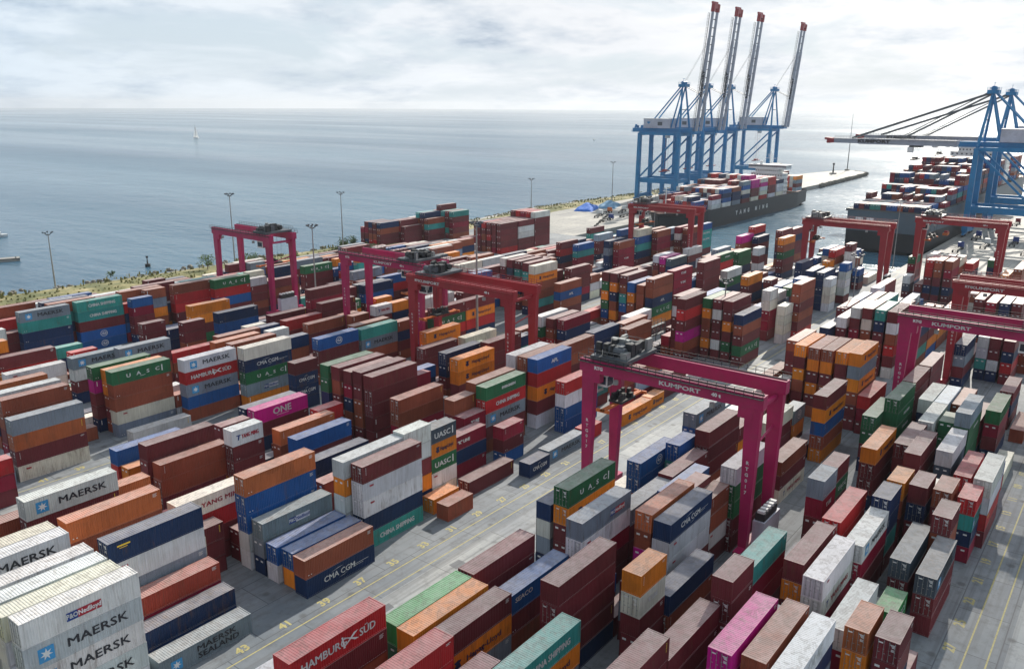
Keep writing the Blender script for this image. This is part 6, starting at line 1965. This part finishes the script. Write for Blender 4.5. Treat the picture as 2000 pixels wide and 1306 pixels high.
def heap(x, y, mat, label):
    t = thing('tarpaulin_heap', (x, y, 0), .35, label=label, cat='tarpaulin heap'); q = random.Random(int(x)); mb = MB(); nx, ny = 22, 12; g_ = []
    for i in range(nx+1):
        row = []
        for j in range(ny+1):
            u, v = i/nx, j/ny; z = 4.2*max(0, math.sin(u*math.pi))**.5*max(0, math.sin(v*math.pi))**.5*(.8+.2*math.sin(u*9)*math.cos(v*6))+q.uniform(-.12, .12)*(0 < i < nx and 0 < j < ny)
            row.append(((u-.5)*26, (v-.5)*12, max(0, z)))
        g_.append(row)
    for i in range(nx):
        for j in range(ny): mb.quad(g_[i][j], g_[i+1][j], g_[i+1][j+1], g_[i][j+1])
    co = mb.build('cover', mat, t)
    for f in co.data.polygons: f.use_smooth = True
MTP = paint('blue_tarpaulin', (22, 100, 190), .8, scale=.4)
heap(452, 290, MTP, 'large heap under bright blue tarpaulin on the shore side of the pier root')
heap(474, 287, paint('grey_blue_tarpaulin', (96, 140, 170), .8), 'smaller heap under pale blue tarpaulin beside the bright blue one')
for i in range(9):
    t = thing('concrete_block', (372+i*7.5, 236+i*3.3, 0), .2, label='small dark concrete block in the line across the pier yard, %s from the camera' % ordn[i], cat='concrete block', group='line of concrete blocks on the pier root')
    mb = MB(); mb.box(-1.1, -.5, 0, 1.1, .5, .7); mb.box(-.9, -.3, .7, .9, .3, 1.1); mb.build('block', MDK, t)
# barrier fences between the blocks and yellow loader at the lower left edge
MYEL = paint('machine_yellow', (196, 182, 40), .5)
t = thing('yellow_lift_frame', (20.0, 84.2, 0), label='yellow machine frame seen past the white containers at lower left edge', cat='loader')
mb = MB()
for z in (2, 5, 8, 11, 13.5): mb.beam((0, 0, z), (0, 9, z), .35); mb.beam((4, 0, z), (4, 9, z), .35)
for x in (0, 4):
    for y in (0, 3, 6, 9): mb.beam((x, y, 0), (x, y, 13.6), .4)
mb.build('frame', MYEL, t); mb = MB(); mb.box(.5, 1, 0, 3.5, 8, 2); mb.build('body', MYEL, t)
def rack(x, y, L, label):
    t = thing('reefer_rack', (x, y, 0), label=label, cat='steel rack', group='steel gangways between container rows'); mb = MB()
    for z in (2.6, 5.2):
        mb.box(0, 0, z, L, 1.2, z+.1)
        for yy in (0, 1.2): rails(mb, (0, yy, z+.1), (L, yy, z+.1), 1.1, 12, 0, .07)
    for q in range(6):
        for yy in (0, 1.2): mb.beam((L*q/5, yy, 0), (L*q/5, yy, 5.2), .18)
    mb.build('frame', MSTL, t)
rack(178, 36.4, 22, 'grey steel gangway rack beside the magenta crane at right')
rack(178, 103.8, 26, 'grey steel gangway rack behind the brown rows right of centre')
# ---------------------------------------------------------------- the many smaller containers far back, as one object
fo = far_mb.build('stacked_shipping_containers', FARM)
tag(fo, 'the many smaller containers stacked in the far yard and on the ships', 'shipping containers', kind='stuff')
# ---------------------------------------------------------------- haze
def haze():
    mb = MB(); mb.box(-2900, -13900, -4.4, 16900, 16900, 150)
    m = bpy.data.materials.new('haze_air'); m.use_nodes = True; t = m.node_tree; t.nodes.clear()
    o = N(t, 'ShaderNodeOutputMaterial'); v = N(t, 'ShaderNodeVolumePrincipled'); v.inputs['Color'].default_value = (.86, .90, .95, 1); v.inputs['Density'].default_value = 0.00006
    v.inputs['Anisotropy'].default_value = 0.3
    t.links.new(v.outputs[0], o.inputs['Volume']); h = mb.build('haze', m); h.display_type = 'WIRE'; tag(h, kind='stuff', label='thin pale sea haze in the air', cat='haze')
haze()
# ---------------------------------------------------------------- unseen cloud added between sun and near yard to shade the foreground
def shade_cloud(cx, cy, h, rx, ry, name_seed):
    m = bpy.data.materials.new('shade_cloud_shell'); m.use_nodes = True; t = m.node_tree; t.nodes.clear()
    o = N(t, 'ShaderNodeOutputMaterial'); tr = N(t, 'ShaderNodeBsdfTransparent'); df = N(t, 'ShaderNodeBsdfTranslucent'); mx = N(t, 'ShaderNodeMixShader')
    df.inputs[0].default_value = (.95, .95, .96, 1)
    lw = N(t, 'ShaderNodeLayerWeight', i_Blend=0.5); r = ramp(t, lw.outputs['Facing'], [(0.25, (.42, .42, .42)), (0.9, (0, 0, 0))], 'EASE')
    t.links.new(r.outputs[0], mx.inputs[0]); t.links.new(tr.outputs[0], mx.inputs[1]); t.links.new(df.outputs[0], mx.inputs[2]); t.links.new(mx.outputs[0], o.inputs[0])
    q = random.Random(name_seed); off = h/math.tan(SUN_EL); X, Y = cx+off*math.cos(SUN_AZ), cy+off*math.sin(SUN_AZ); mb = MB(); nu, nv = 40, 20; g_ = []
    for i in range(nv+1):
        ph = math.pi*i/nv; row = []
        for j in range(nu):
            th = 2*math.pi*j/nu; k = 1+.16*math.sin(3*th+1)+.10*math.sin(5*th+2*ph)+.06*math.sin(9*th)
            row.append((X+rx*k*math.sin(ph)*math.cos(th), Y+ry*k*math.sin(ph)*math.sin(th), h+34*math.cos(ph)))
        g_.append(row)
    for i in range(nv):
        for j in range(nu): mb.quad(g_[i][j], g_[i+1][j], g_[i+1][(j+1) % nu], g_[i][(j+1) % nu])
    c = mb.build('shade_cloud', m)
    for f in c.data.polygons: f.use_smooth = True
    tag(c, kind='structure')
shade_cloud(72, 2, 620, 120, 62, 1)
